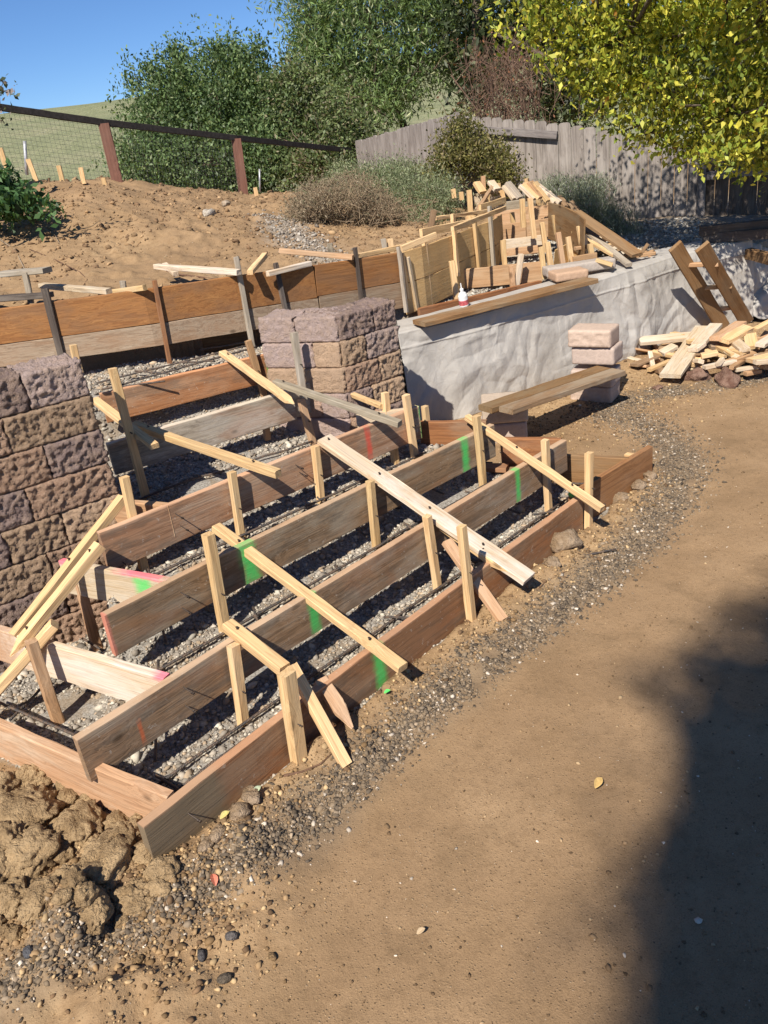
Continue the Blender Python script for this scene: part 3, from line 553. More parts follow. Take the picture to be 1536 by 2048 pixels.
    me=npmesh('cloth_sheet',Pp.reshape(-1,3)-TT[0],f,None,True); o=link('painters_cloth',me,t.m); o.location=TT[0]; sm=o.modifiers.new('thick','SOLIDIFY'); sm.thickness=.002
    tag(o,'wrinkled pale grey cloth draped over the low wall','cloth')
    # the wall beneath
    vs=[];fs=[]
    for q in range(0,nu,10):
        p=pc[q];n=Nn[q]
        for (o_,z) in ((.0,-.05),(.0,p[2]-.012),(-.3,p[2]-.012),(-.3,-.05)): vs.append((p[0]+n[0]*o_-TT[0][0],p[1]+n[1]*o_-TT[0][1],z))
        if q:
            b=len(vs)-8
            for k in range(4): fs.append((b+k,b+(k+1)%4,b+4+(k+1)%4,b+4+k))
    fs.append((0,1,2,3)); fs.append(tuple(len(vs)-4+k for k in (3,2,1,0)))
    me=bpy.data.meshes.new('low_wall'); me.from_pydata(vs,[],fs); o=link('low_wall',me,BLK_PLAIN); o.location=(TT[0][0],TT[0][1],0); tag(o,'low block retaining wall hidden beneath the draped grey cloth','wall')
    return pc,Nn
BLK_PLAIN=simple('block_plain',(.25,.17,.12),.95,40,.6)
pcT,NT_=tarp()
# second sheet hanging at the far end, in shade
def sheet(name,quad,label,nu=70,nv=60,amp=.05,seed=3,mat=None):
    a,b,c,d=[np.array(q) for q in quad]; u,v=np.meshgrid(np.linspace(0,1,nu),np.linspace(0,1,nv),indexing='ij'); U=u[...,None];V_=v[...,None]
    p=a*(1-U)*(1-V_)+b*U*(1-V_)+c*U*V_+d*(1-U)*V_; n=np.cross(b-a,d-a); n/=np.linalg.norm(n)
    r=1-np.abs(fbm(u*2.5+v,v*1.2,1.6,3,seed))*2; p=p+n*(np.clip(r,0,1)**2*amp+fbm(u,v,3,3,seed+1)*amp*.6)[...,None]
    p=p+(d-a)*((fbm(u,u*0,3,2,seed)*.12*v)[...,None])
    i=(np.arange(nu-1)[:,None]*nv+np.arange(nv-1)[None,:]).ravel(); me=npmesh(name,p.reshape(-1,3)-a,np.stack([i,i+1,i+nv+1,i+nv],-1),None,True); o=link(name,me,mat or bpy.data.materials['painters_cloth']); o.location=a
    s=o.modifiers.new('thick','SOLIDIFY'); s.thickness=.002; return tag(o,label,'cloth')
e0=TT[6]; sheet('painters_cloth',[e0+np.array([-.05,.02,.0]),e0+np.array([.7,.3,-.3]),e0+np.array([.55,.05,-.78]),e0+np.array([-.02,-.12,-.75])],'loose fold of the grey cloth hanging in shade past the leaning boards',amp=.09)
# plank and bricks on the wall
lumber('plank',P(838,647,.86),P(1182,560,.86),.035,.17,(0,0,1),mw('BRN',.8),'long weathered plank laid along the near part of the cloth covered wall','plank')
lumber('form_board',P(838,628,.82),P(1080,571,.80),.09,.035,(0,0,1),mw('RED_',.3),'low red brown edge board just behind the plank on the wall','board')
aa=P(1113,566,.85); dd=nrm(P(1113,566,.85),P(1178,556,.85))
one_block(aa,dd[0],dd[1],np.linalg.norm(P(1178,556,.85)-aa),.075,.22,(.42,.28,.19),'flat tan paver lying on the cloth covered wall at the end of the plank',.002,7.)
aa=P(1096,557,.86); one_block(aa,dd[0],dd[1],.62,.085,.16,(.36,.31,.27),'grey paver behind the tan one on the cloth covered wall',.004,9.)
# bottle
def bottle():
    p=P(928,604,.87); p[2]=.84; o=empty('spray_bottle',p,'small white bottle with a red and white label standing behind the wall plank','bottle')
    def lathe(name,prof,mat):
        bm=bmesh.new(); vs=[]
        for r,z in prof: vs.append([bm.verts.new((r*math.cos(k*math.pi/8),r*math.sin(k*math.pi/8),z)) for k in range(16)])
        for a,b in zip(vs,vs[1:]):
            for k in range(16): bm.faces.new((a[k],a[(k+1)%16],b[(k+1)%16],b[k]))
        bm.faces.new(vs[-1]); bm.faces.new(vs[0][::-1]); me=bpy.data.meshes.new(name); bm.to_mesh(me); bm.free(); link(name,me,mat,o)
    wh=simple('white_plastic',(.66,.66,.66),.35,var=.05); rd=simple('label_red',(.42,.09,.1),.5,var=.3)
    lathe('body',[(.001,0),(.045,.0),(.047,.01),(.047,.1),(.035,.125),(.018,.135),(.018,.15)],wh); lathe('label',[(.0475,.015),(.0478,.016),(.0478,.06),(.0475,.061)],rd); lathe('nozzle',[(.019,.15),(.019,.165),(.008,.17),(.005,.215),(.002,.22)],wh)
    o.rotation_euler=(.12,-.1,0); o.scale=(.8,.8,.85)
bottle()
# ------------------------------------------------------------ stair forms
LS='form boards of the lower stair'; SK='wooden stakes nailed to the lower stair forms'
FB=[]
def riser(i,pl,pr,z,h,mat,label,mids=(),th=.038,name='form_board',off=0.):
    A=P(*pl,z);B=P(*pr,z); d,n=nrm(A,B); s=np.array([0,0,-h/2])-n*(th/2+off)
    o=lumber(name,A+s,B+s,h,th,(0,0,1),mat,label,'form board',LS,mid=[P(*m,z)+s for m in mids],cut=.0); return o,A,B,d,n
def fx(p,A,B): # local x of a pixel mark on the board
    q=PL(*p,A,nrm(A,B)[1]); return float((q-A)@nrm(A,B)[0])
# F1
A,B=P(287,1654,.22),P(1165,993,.22); x=lambda *p:fx(p,A,B)
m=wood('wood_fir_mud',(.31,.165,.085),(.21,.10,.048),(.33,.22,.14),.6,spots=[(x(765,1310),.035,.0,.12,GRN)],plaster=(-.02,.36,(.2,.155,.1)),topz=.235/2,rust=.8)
f1,A1,B1,d1,n1=riser(0,(287,1654),(1165,993),.22,.235,m,'lowest and widest form board along the drive, its near end smeared with mortar',[(570,1430),(925,1167)])
m=wood('wood_red_far',(.34,.17,.07),(.22,.1,.04),(.3,.18,.1),.4,spots=[(.0,.05,.12,.03,GRN)])
lumber('form_board',P(1160,990,.22)+np.array([0,0,-.115])-n1*.058,P(1306,892,.22)+np.array([0,0,-.115])-n1*.02,.23,.038,(0,0,1),m,'short reddish form board finishing the far right end of the lowest riser','form board',LS)
def FBo(pl,pr,z,h,pal_,label,marks=(),mids=(),stain=.6,th=.038,extra=()):
    A,B=P(*pl,z),P(*pr,z); sp=[(fx(p,A,B),dx,zc,dz,c) for (p,dx,zc,dz,c) in marks]+list(extra)
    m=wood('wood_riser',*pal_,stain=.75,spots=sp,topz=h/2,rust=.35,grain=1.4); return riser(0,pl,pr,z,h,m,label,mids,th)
f2,A2,B2,d2,n2=FBo((154,1480),(1133,880),.37,.20,FIR,'second form board from the drive, marked green twice and orange near its left end',[((630,1210),.03,.0,.13,GRN),((1037,965),.022,.0,.13,GRN),((288,1475),.009,-.03,.05,(.6,.14,.05))],[(455,1289)])
f3,A3,B3,d3,n3=FBo((208,1231),(988,849),.52,.205,FIR,'third form board from the drive with a pink painted near end and two green marks',[((505,1130),.045,.0,.13,GRN),((931,900),.03,.0,.13,GRN)],[(420,1122)],extra=[(.0,.012,0,.3,(.55,.2,.14))])
f4,A4,B4,d4,n4=FBo((199,1067),(838,812),.67,.205,((.38,.22,.125),(.25,.13,.07),(.36,.27,.19)),'fourth form board from the drive with a faint red stripe toward its right end',[((738,880),.02,.0,.11,(.6,.08,.05)),((845,850),.018,.0,.12,GRN)],[(454,963)])
f5,A5,B5,d5,n5=FBo((215,888),(585,780),.80,.19,GREY,'grey weathered form board, fifth from the drive',(),[],.4)
lumber('form_board',P(575,786,.80)-n5*.06+np.array([0,0,-.09]),P(642,764,.80)-n5*.06+np.array([0,0,-.09]),.19,.038,(0,0,1),mw('GREY',.4),'short grey board lapped behind the fifth riser and touching the pier','form board',LS)
f6,A6,B6,d6,n6=FBo((200,788),(556,702),.93,.19,((.38,.18,.08),(.26,.11,.045),(.36,.22,.13)),'sixth and highest riser form board, red brown with a green drop near the pier',[((538,730),.022,.0,.06,GRN)],[],.4)
# wing boards on the left (returns)
def wing(pl,pr,z,h,pal_,label,marks=(),mids=(),stain=.6,extend=.0):
    A,B=P(*pl,z),P(*pr,z); d,n=nrm(A,B); n=-n if n[1]>0 else n
    sp=[(float((PL(*p,A,n)-A)@d),dx,zc,dz,c) for (p,dx,zc,dz,c) in marks]; s=np.array([0,0,-h/2])-n*.02
    return lumber('form_board',A+s,B+s,h,.038,(0,0,1),wood('wood_wing',*pal_,stain=stain,spots=sp),label,'form board',LS,mid=[P(*m_,z)+s for m_ in mids])
PINKB=((.5,.31,.18),(.38,.21,.11),(.52,.41,.29))
wing((-60,1428),(332,1596),.22,.2,PINKB,'pale pinkish wing board running left from the lowest riser to the photo edge',(),[(224,1553)])
wing((-60,1243),(326,1357),.37,.185,PALE,'pale wing board below the second riser with a pink mark on its right top',[((320,1345),.06,.09,.02,PNK),((-20,1300),.25,0,.2,(.38,.2,.1))],[(96,1291)],.5)
wing((116,1123),(330,1162),.52,.18,PALE,'whitish wing board below the third riser with a bright green patch and pink top edge',[((287,1172),.055,.045,.05,GRN),((275,1150),.14,.09,.014,PNK),((125,1130),.05,.09,.02,PNK)],[],.6)
wing((217,1001),(335,1012),.67,.17,PINKB,'short wing board between the block wall and the fourth riser',(),[],.5)
# returns on the right
def ret(pl,pr,z,h,key,label,stain=.4,t=.038):
    A,B=P(*pl,z),P(*pr,z); d,n=nrm(A,B); n=n if n[1]<0 else -n
    return lumber('form_board',A+np.array([0,0,-h/2])-n*t/2,B+np.array([0,0,-h/2])-n*t/2,h,t,(0,0,1),mw(key,stain),label,'form board',LS)
ret((1100,908),(1256,918),.22,.2,'BRN','brown return board at the right of the lowest tread')
ret((1000,877),(1122,879),.37,.19,'RED_','brown return board at the right of the second tread, behind the green marked boards')
ret((838,845),(972,843),.52,.19,'RED_','reddish return board with pale scuffs at the right of the third tread',.7)
ret((712,832),(812,818),.67,.17,'PALE','whitish return board in front of the pier at the right of the fourth tread')
lumber('form_board',P(935,934,.2),P(1015,936,.2),.03,.09,(0,0,1),mw('RED_',.4),'narrow red brown ledge strip low behind the third riser end','form board',LS)
# stakes on a board plane
def stake(top,bot,A,n,off,key,label,w=.04,t=.036,extra=.03,group=SK,point=0.,nails=1,cat='stake',stain=.35):
    p0=np.array(A)+n*off; a=PL(*top,p0,n); b=PL(*bot,p0,n); d=(a-b)/np.linalg.norm(a-b); b=b-d*extra
    o=lumber('stake',b,a,w,t,np.cross(n,d),mw(key,stain),label,cat,group)
    L=np.linalg.norm(a-b)
    for k in range(nails):
        q=b+d*L*(.55+.2*k)+n*(t/2-.012); nail(o,q,n*1.+np.array([0,0,-.2]),.03,bent=.2)
    return o
o2=.021
stake((573,1345),(602,1545),A1,n1,o2,'PINE','thick pale stake before the lowest riser, joined at its top to the short brace',w=.06,t=.045)
stake((923,1052),(942,1236),A1,n1,o2,'PINE','pale stake in front of the lowest riser behind the crossing pink-stained brace')
stake((1178,905),(1177,1046),A1,n1,o2,'PINE','pale stake standing before the far part of the lowest riser')
stake((466,1290),(490,1470),A2,n2,o2,'PINE','rough pale stake on the second riser under the short brace, cut at the board top',w=.046)
stake((854,1032),(875,1175),A2,n2,o2,'PINE','pale stake in the middle of the second riser with a chipped top')
stake((1090,880),(1097,1021),A2,n2,o2,'PINE','pale orange stake near the right end of the second riser')
stake((416,1068),(458,1305),A3,n3,o2,'PINE','tall grey-sided stake near the middle left of the third riser',w=.045,t=.045)
stake((740,962),(753,1097),A3,n3,o2,'PINE','rough pale stake in the middle of the third riser under the white plank')
stake((953,832),(966,968),A3,n3,o2,'PINE','pale stake near the right end of the third riser where a brace crosses')
stake((463,944),(484,1085),A4,n4,o2,'PINE','clean stake at the middle left of the fourth riser')
stake((630,892),(642,1003),A4,n4,o2,'PINE','yellow rough stake on the fourth riser beside the white plank end',stain=.1)
stake((811,790),(830,915),A4,n4,o2,'PINE','clean stake near the right end of the fourth riser')
stake((248,954),(289,1142),A4,n4,-.06,'PINE','yellow stake behind the near left end of the fourth riser')
stake((770,785),(773,822),A4,n4,-.12,'PINE','small orange stake stub in front of the pier by the whitish return board',nails=0)
stake((850,812),(853,850),A4,n4,-.1,'PINE','short yellow stake behind the right end of the fourth riser',nails=0)
stake((787,885),(792,935),A4,n4,-.06,'PINE','short stake seen below the fourth riser at its right end',nails=0)
stake((225,737),(292,995),A5,n5,.09,'PINE','tall stake standing beside the block wall, upper half sunlit and lower half in shade',w=.045)
stake((588,665),(606,790),A5,n5,o2,'GREY','grey stake before the pier at the right end of the fifth riser',stain=.6)
stake((602,800),(624,878),A5,n5,.062,'PINKW','reddish stake stub at the right end of the fifth riser')
stake((496,681),(531,800),A6,n6,o2,'PINKW','reddish stake on the highest riser beside the green drop')
stake((529,820),(534,870),A5,n5,-.1,'PINKW','foot of a stake seen beneath the fifth riser',nails=0)
stake((146,690),(156,735),A6,n6,.1,'PINE','stake top showing over the left block wall',nails=0)
# posts holding the left wing boards (dark side towards us)
def post(t_,b_,z,key,label,w=.045,extra=.03,tt=.045):
    b=P(*b_,z); a=V(*t_,b); d=(a-b)/np.linalg.norm(a-b); return lumber('stake',b-d*extra,a,w,tt,(.6,-.8,0),mw(key,.4),label,'stake',SK)
post((147,1125),(194,1296),.03,'PINKW','leaning stake behind the long double braces, lower end by the third riser')
post((62,1282),(118,1448),.02,'PINKW','leaning stake under the braces at the left edge, standing in the gravel')
# braces: ends given as pixel + height
BR='diagonal wooden braces across the lower stair forms'
def brace(a,za,b,zb_,key,label,w=.04,t=.036,up=(0,0,1),point=0.,stain=.3,nails=(.15,.85),bent=0):
    A=P(*a,za);B=P(*b,zb_); o=lumber('brace',A,B,t,w,up,mw(key,stain),label,'brace',BR,point=point)
    d=B-A
    for k in nails: nail(o,A+d*k+np.array([0,0,t*.3]),np.array([0,0,1]),.018,.003,.2)
    return o
brace((432,1054),.545,(806,1336),.20,'PINE','long brace with wavy bark edge from the third riser down over the lowest riser',w=.05,stain=.15)
brace((648,878),.70,(1058,1158),.15,'PALE','wide whitish plank laid diagonally down across all four lower risers',w=.105,t=.03,stain=.75,nails=(.03,.3,.55,.8))
brace((838,1016),.385,(1028,1150),.18,'PINE','yellow splintered brace tucked under the wide whitish plank',w=.06,t=.036,stain=.1,point=.12,nails=(.7,))
brace((893,1082),.33,(1006,1240),.03,'PINKW','short steep brace with a pink brown face leaning on the lowest riser',w=.055,t=.03,stain=.5,nails=())
brace((456,1250),.41,(570,1340),.33,'PINE','short pale brace from the second riser to the thick stake',w=.055,t=.045,stain=.1,nails=(.2,))
brace((583,1330),.36,(692,1530),.02,'PINE','steep brace from the thick stake head down to the drive edge',w=.045,t=.036,stain=.1,nails=())
brace((640,1360),.22,(705,1456),.08,'PINKW','pointed dark stake sticking out over the lowest riser behind the steep brace',w=.06,t=.03,stain=.4,point=.09,nails=())
brace((934,834),.56,(1205,1018),.22,'PINE','brace crossing the right ends of the second and third risers to an orange tip',w=.04,stain=.2,nails=(.4,.8))
brace((550,764),.88,(800,848),.70,'GREY','slim grey brace from the fifth riser to the fourth riser',w=.045,t=.036,stain=.9,nails=(.08,.85))
brace((445,705),1.0,(588,808),.84,'PINE','short yellow pointed brace between the highest and fifth risers',w=.05,t=.03,stain=.05,point=.07,nails=(.1,))
brace((268,850),.84,(557,948),.70,'PINE','long brace from beside the block wall to the fourth riser, shaded at its left end',w=.045,t=.04,stain=.3,nails=(.12,.85))
brace((190,800),.95,(310,893),.80,'PINE','short brace in wall shade ending just above the grey riser',w=.05,t=.03,stain=.3,nails=())
brace((246,995),.74,(28,1273),.36,'PINE','upper of two long parallel braces slanting down left across the block wall',w=.045,t=.04,stain=.2,nails=(.5,))
brace((200,1090),.64,(20,1312),.33,'PINE','lower of two long parallel braces slanting down left, with a pointed foot',w=.05,t=.04,stain=.1,nails=(.1,.8),point=.08)
brace((110,1248),.45,(-60,1440),.1,'PINE','broad yellow brace at the left edge, its square end above the pale wing board',w=.055,t=.04,stain=.05,nails=(.3,))
brace((706,790),.72,(765,813),.70,'PINE','small orange brace lying against the foot of the pier',w=.035,t=.03,nails=())
# nails standing proud of the risers
for o,A,n,px in ((f4,A4,n4,[(352,1028),(362,1052),(246,1125),(592,930),(600,945)]),(f3,A3,n3,[(362,1185),(366,1217)]),(f2,A2,n2,[(368,1375),(372,1412)]),(f1,A1,n1,[(378,1628)]),(f4,A4,n4,[(826,848)])):
    for p in px: nail(o,PL(*p,A,n)-n*.005,n+np.array([0,0,-.25]),.055,.0026,.25)
# foot block under the near corner
lumber('stake',P(292,1700,.05)-n1*.03-np.array([0,0,.0])+np.array([0,0,.02]),P(305,1742,.0)-n1*.03-np.array([0,0,.03]),.06,.06,(1,0,0),mw('BRN',.9),'muddy stake stub under the near corner of the lowest riser','stake',SK)
# ------------------------------------------------------------ rebar
t=NT('rebar_steel'); tc=t.n('TexCoord').outputs['Object']; nz=t.noise(tc,40,4,.7); t.col(t.mix(step(t,nz,.4,.6),(.075,.07,.07),(.17,.12,.09))); t.b.inputs['Metallic'].default_value=.35; t.b.inputs['Roughness'].default_value=.6; t.bump(t.n('TexWave',{'Vector':tc,'Scale':60.,'Distortion':.5}).outputs[1],.6,.003); RB=t.m
def rebar(A,B,label,r=.0065,group='reinforcing bars in the stair forms',sag=.0,n=8,hook=False):
    A=np.array(A,float);B=np.array(B,float); pts=[A+(B-A)*k/n+np.array([0,0,-sag*math.sin(math.pi*k/n)+random.uniform(-.002,.002)]) for k in range(n+1)]
    if hook: pts+= [pts[-1]+np.array([.01,.01,.03]),pts[-1]+np.array([.0,.02,.09])]
    return tube('reinforcing_bar',pts,r,RB,label=label,cat='rebar',group=group)
treads=['lowest','second','third','fourth','fifth']
for k in range(4):
    (a,b),(c,d)=FL[k],FL[k+1]
    for f,(lab) in ((.62,'lengthwise bar nearer the lower riser'),(.86,'lengthwise bar nearer the upper riser')):
        s0=a*(1-f)+c*f; s1=b*(1-f)+d*f; d_=s1-s0; s0=s0+d_*.05; s1=s1-d_*.03
        z0_=gh(*s0[:2])+.035; z1_=gh(*s1[:2])+.035; s0[2]=z0_; s1[2]=z1_
        pts=[]; m=14
        for q in range(m+1):
            p=s0+(s1-s0)*q/m; p[2]=max(gh(p[0],p[1])+.03,min(z0_,z1_)); pts.append(p)
        tube('reinforcing_bar',pts,.007,RB,label='ribbed steel bar lying lengthwise in the %s tread, %s'%(treads[k],lab.split('bar ')[1]),cat='rebar',group='reinforcing bars in the stair forms')
    m=[5,5,4,3][k]
    for q in range(m):
        s=(q+.35)/m; lo=a*(1-s)+b*s; hi=c*(1-s)+d*s; v=hi-lo; p=lo+v*.12; e_=lo+v*.95; p[2]=gh(*p[:2])+.05; e_[2]=gh(*e_[:2])+.045
        if k==3: e_=p+(e_-p)*.45
        rebar(p,e_,'%s short steel crossbar from the left in the %s tread'%(['first','second','third','fourth','fifth'][q],treads[k]))
rebar(P(-20,1397,.1),P(360,1560,.1)*0+P(150,1470,.1),'steel bar crossing the gravel by the left edge wing board')
rebar(P(85,1375,.06),P(215,1310,.06)*0+P(20,1440,.06),'steel bar end low beside the left block wall')
rebar(P(165,1277,.14),P(222,1310,.14),'steel bar poking out beside the near end of the third riser')
for i,(a,b) in enumerate([((195,765),(500,690)),((240,770),(512,694)),((205,778),(330,762)),((355,725),(430,722)),((400,700),(505,682)),((270,742),(340,748))]):
    rebar(P(*a,.93),P(*b,.93),'%s steel bar on the gravel of the top landing, counted from the near edge'%['first','second','third','fourth','fifth','sixth'][i],.006)
rebar(P(490,912,.55),P(640,925,.55)*0+P(410,898,.55),'steel bar on the shaded gravel below the grey riser')
rebar(P(345,855,.58),P(590,790,.6),'long steel bar running under the grey riser',.006)
rebar(P(1075,1130,.03),P(1232,1098,.02),'long thin steel bar lying on the dirt at the drive edge',.005,'loose steel on the drive edge')
for i,(a,b) in enumerate([((900,925),(985,925)),((905,940),(1000,944)),((1000,905),(1075,910)),((1105,965),(1200,968)),((1010,958),(1110,962))]): rebar(P(*a,.16),P(*b,.16),'short crossbar at the right ends of the treads, '+['leftmost, just over the hooked bar','under the hooked bar','farthest back, behind the third riser','nearest the green marked soil','in the middle'][i],.006)
tube('reinforcing_bar',[P(918,930,.15),P(920,945,.14),P(926,962,.1),P(934,968,.08),P(940,960,.1)],.006,RB,label='hooked steel bar end at the right of the second tread',cat='rebar')
# ------------------------------------------------------------ long curb form W
WK='stakes along the long upper form'
def wband(name,pts,h,t,mat,label,cat='form board',group=None,dz=0.):
    pts=[np.array(p)+np.array([0,0,dz-h/2]) for p in pts]
    return lumber(name,pts[0],pts[-1],h,t,(0,0,1),mat,label,cat,group,mid=pts[1:-1])
RW=((.36,.17,.06),(.24,.10,.035),(.2,.11,.06))
mR=wood('wood_long_form',*RW,stain=.55,var=.1); mG=wood('wood_long_grey',(.36,.28,.2),(.25,.17,.11),(.27,.15,.08),.5,var=.1)
WL=[WP[0],WP[1],WP[2],WP[3]]; 
wband('form_board',[WP[0],WP[1],WP[2],WP[3],WP[4]],.23,.038,mR,'long stained red brown upper board of the curb form above the landing')
wband('form_board',[WP[0],WP[1],WP[2],WP[3],WP[4]],.15,.034,mG,'long grey board beneath the stained one in the curb form',dz=-.232)
wband('form_board',[WP[4]+[.004,0,0],WP[5]],.22,.036,mR,'stained red brown upper board right of the pier in the curb form')
wband('form_board',[WP[4]+[.004,0,0],WP[5]],.2,.034,mG,'grey board below the stained one right of the pier',dz=-.222)
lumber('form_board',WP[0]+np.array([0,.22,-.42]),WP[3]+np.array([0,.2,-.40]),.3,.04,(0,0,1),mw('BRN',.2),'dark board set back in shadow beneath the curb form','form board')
pl=wood('plywood',*PLY,stain=.25,grain=.15,knots=0.,var=.1)
pp=[WP[5]+np.array([.004,0,0]),P(840,494,1.31),WP[6],WP[7],WP[8],P(1003,428,1.28)]
wband('plywood_form',[p for p in pp],.24,.012,pl,'curved tan plywood strip bending away along the top of the curb form','plywood')
wband('plywood_form',[p for p in pp],.24,.012,pl,'lower curved tan plywood strip of the curb form','plywood',dz=-.243)
dW,nW=nrm(WP[1],WP[4]); 
def wst(t_,b_,key,label,w=.035,off=.03,i=None,stain=.4):
    # plane of the nearest long form segment
    k=min(range(1,len(WP)-1),key=lambda q:abs(Wpx[q-1][0]+Wpx[min(q,7)][0]-2*t_[0])) ; A=WP[k];B=WP[k+1]; d,n=nrm(A,B)
    stake(t_,b_,A,n,off,key,label,w=w,t=.03,group=WK,nails=0,stain=stain)
wst((89,577),(126,722),'OLD','blackened stake at the left of the long curb form',.045)
wst((309,561),(341,733),'RED_','red painted stake before the long curb form',.03)
wst((472,514),(505,691),'GREY','slender pale grey stake before the long curb form',.032)
wst((551,526),(571,620),'OLD','dark stake before the curb form just left of the pier',.032,stain=.7)
wst((710,495),(722,597),'OLD','dark stake before the curb form above the pier',.028,stain=.7)
wst((797,494),(812,617),'GREY','thin grey stake right of the pier',.03)
wst((815,515),(833,612),'PALE','pale whitish stake right of the pier',.035)
wst((848,476),(859,605),'PINE','tall orange tan stake before the curved plywood',.045)
wst((905,428),(915,545),'PINE','tall yellow stake before the plywood, third from the pier',.045)
wst((948,432),(958,534),'PINE','yellow stake standing before the plywood, fourth from the pier',.045)
wst((979,412),(987,526),'GREY','tall grey stake at the end of the plywood',.04)
wst((804,505),(814,590),'PINE','narrow tan stake between grey ones right of the pier',.02,.015)
for t_,b_,z,lab in [((659,487),(663,520),1.33,'grey stake top standing behind the long curb form'),((766,478),(772,505),1.3,'tan stake top behind the curb form near the plywood'),((50,545),(62,606),1.4,'weathered stake behind the curb form at far left'),((245,562),(247,575),1.4,'tiny dark stake top behind the curb form')]:
    b=P(*b_,z); a=V(*t_,b); lumber('stake',b,a,.04,.03,(1,0,0),mw('GREY',.5),lab,'stake',WK)
# strips lying across the top of the curb form
TB='strips of wood lying over the long curb form'
for a,za,b,zb_,key,w_,lab in [((83,571),1.47,(218,583),1.435,'PALE',.05,'pale strip lying over the curb form at left'),((200,588),1.40,(290,575),1.44,'PINE',.035,'thin tan strip tucked behind the curb form'),((312,533),1.48,(478,545),1.43,'PALE',.05,'long whitish strip lying over the curb form'),((330,530),1.45,(352,548),1.4,'PALE',.04,'short pale stub under the whitish strip'),((530,510),1.47,(500,545),1.42,'PINE',.04,'short yellow strip leaning over the curb form'),((535,548),1.38,(620,527),1.38,'PALE',.04,'pale strip lying flat behind the curb form'),((560,501),1.45,(706,515),1.36,'PINKW',.04,'reddish strip lying across the spilled gravel'),((700,515),1.35,(802,494),1.33,'PINE',.03,'thin yellow rail along the curb form top right of centre'),((0,548),1.6,(95,540),1.6,'GREY',.1,'old weathered board at the far left on the slope'),((-40,600),1.45,(100,590),1.45,'OLD',.08,'dark old timber behind the curb form at far left')]:
    lumber('wood_strip',P(*a,za),P(*b,zb_),.035,w_,(0,0,1),mw(key,.5),lab,'wood strip',TB)
# ------------------------------------------------------------ farther stair forms
FS='form boards of the farther stair'; FK='stakes of the farther stair forms'
def fboard(a,b,z,h,key,lab,stain=.4,zb_=None,t=.035,up=(0,0,1)):
    A=P(*a,z);B=P(*b,zb_ if zb_ else z); return lumber('form_board',A+np.array([0,0,-h/2]),B+np.array([0,0,-h/2]),h,t,up,mw(key,stain),lab,'form board',FS)
fboard((913,540),(1083,523),.98,.17,'PINKW','near red tan riser board of the farther stair, behind the white bottle')
fboard((1145,513),(1192,505),.95,.14,'PINKW','short pinkish board standing by the right stakes of the farther stair')
fboard((1002,480),(1085,470),1.06,.17,'PALE','pale riser board second in the farther stair',.5)
fboard((1000,499),(1092,489),.99,.07,'PINKW','lower reddish strip beneath the pale riser of the farther stair')
fboard((990,451),(1050,443),1.16,.18,'PINKW','left tan board in the third riser of the farther stair')
fboard((1052,443),(1120,433),1.16,.18,'PINKW','right mottled board in the third riser of the farther stair')
fboard((988,424),(1045,417),1.21,.16,'PINKW','left orange brown board in the fourth riser of the farther stair')
fboard((1045,415),(1096,410),1.23,.17,'PINKW','right orange brown board in the fourth riser of the farther stair')
fboard((1008,404),(1070,395),1.30,.14,'GREY','grey board in the fifth riser of the farther stair')
fboard((1068,396),(1118,402),1.28,.1,'PINE','yellow board right of the grey one in the farther stair')
fboard((948,388),(1002,380),1.35,.2,'PALE','uppermost pale board of the farther stair',.6)
# curved plywood on the right side of that stair
cp=[Yd(1096,404,8.7),Yd(1125,411,8.4),Yd(1150,423,8.1),Yd(1168,438,7.8)]
wband('plywood_form',cp,.36,.012,mw('BRN',.8),'curved dark tan plywood bending down the right side of the farther stair','plywood')
wband('plywood_form',[P(1107,500,.98),P(1130,485,1.0),P(1150,480,1.0),P(1160,500,.95)],.22,.012,pl,'small curved plywood piece between two stakes near the cloth covered wall','plywood')
# slatted boards heading down right
DS=[((1080,372),1.6,(1120,405),1.4,'PALE'),((1045,372),1.62,(1070,398),1.5,'PALE'),((1052,368),1.6,(1080,396),1.5,'PINE'),((1063,365),1.6,(1082,395),1.48,'PINKW'),((1072,366),1.6,(1096,402),1.45,'PINE'),((1098,386),1.5,(1112,405),1.4,'PALE'),((1120,395),1.45,(1134,415),1.35,'FIR'),((1143,405),1.4,(1160,430),1.3,'FIR'),((955,366),1.75,(966,385),1.65,'PINE'),((984,364),1.7,(995,380),1.6,'PALE'),((1012,373),1.62,(1030,398),1.5,'PALE'),((1018,366),1.62,(1040,396),1.5,'GREY')]
nm=['broad pale slat slanting at the crown of the farther stair','short pale slat beside it at the crown','yellow slat leaning at the crown','brown edged slat leaning at the crown','long orange tan slat leaning at the crown','narrow pale slat right of the crown','dark brown slat right of the crown','dark reddish slat farthest right of the crown','small yellow slat at the far left top of the farther stair','small pale slat left of the crown','split pale slat left of the crown','grey slat left of the crown']
for (a,za,b,zb_,k),lb in zip(DS,nm): lumber('wood_offcut',V(*a,Yd(*b,9.))+np.array([0,.08,0]),Yd(*b,9.),.035,.085,(0,0,1),mw(k,.4),lb,'wood slat','leaning offcuts at the crown of the farther stair')
for a,za,b,zb_,k,w_,lb in [((1165,455),1.1,(1258,530),.86,'GREY',.06,'grey plank sloping down right behind the cloth covered wall'),((1150,425),1.25,(1275,510),.9,'BRN',.14,'broad dark plank sloping down right before the lavender'),((1168,478),1.02,(1230,510),.92,'PINE',.05,'yellow strip sloping down beside the grey plank'),((1192,520),.95,(1225,530),.9,'PINE',.05,'short yellow strip near the wall top'),((1278,512),.88,(1296,488),.98,'FIR',.04,'small brown offcut sticking up behind the wall'),((1150,497),.98,(1180,492),.98,'PINKW',.05,'small block of wood by the right stakes')]:
    lumber('plank',P(*a,za),P(*b,zb_),.03,w_,(0,0,1),mw(k,.5),lb,'plank')
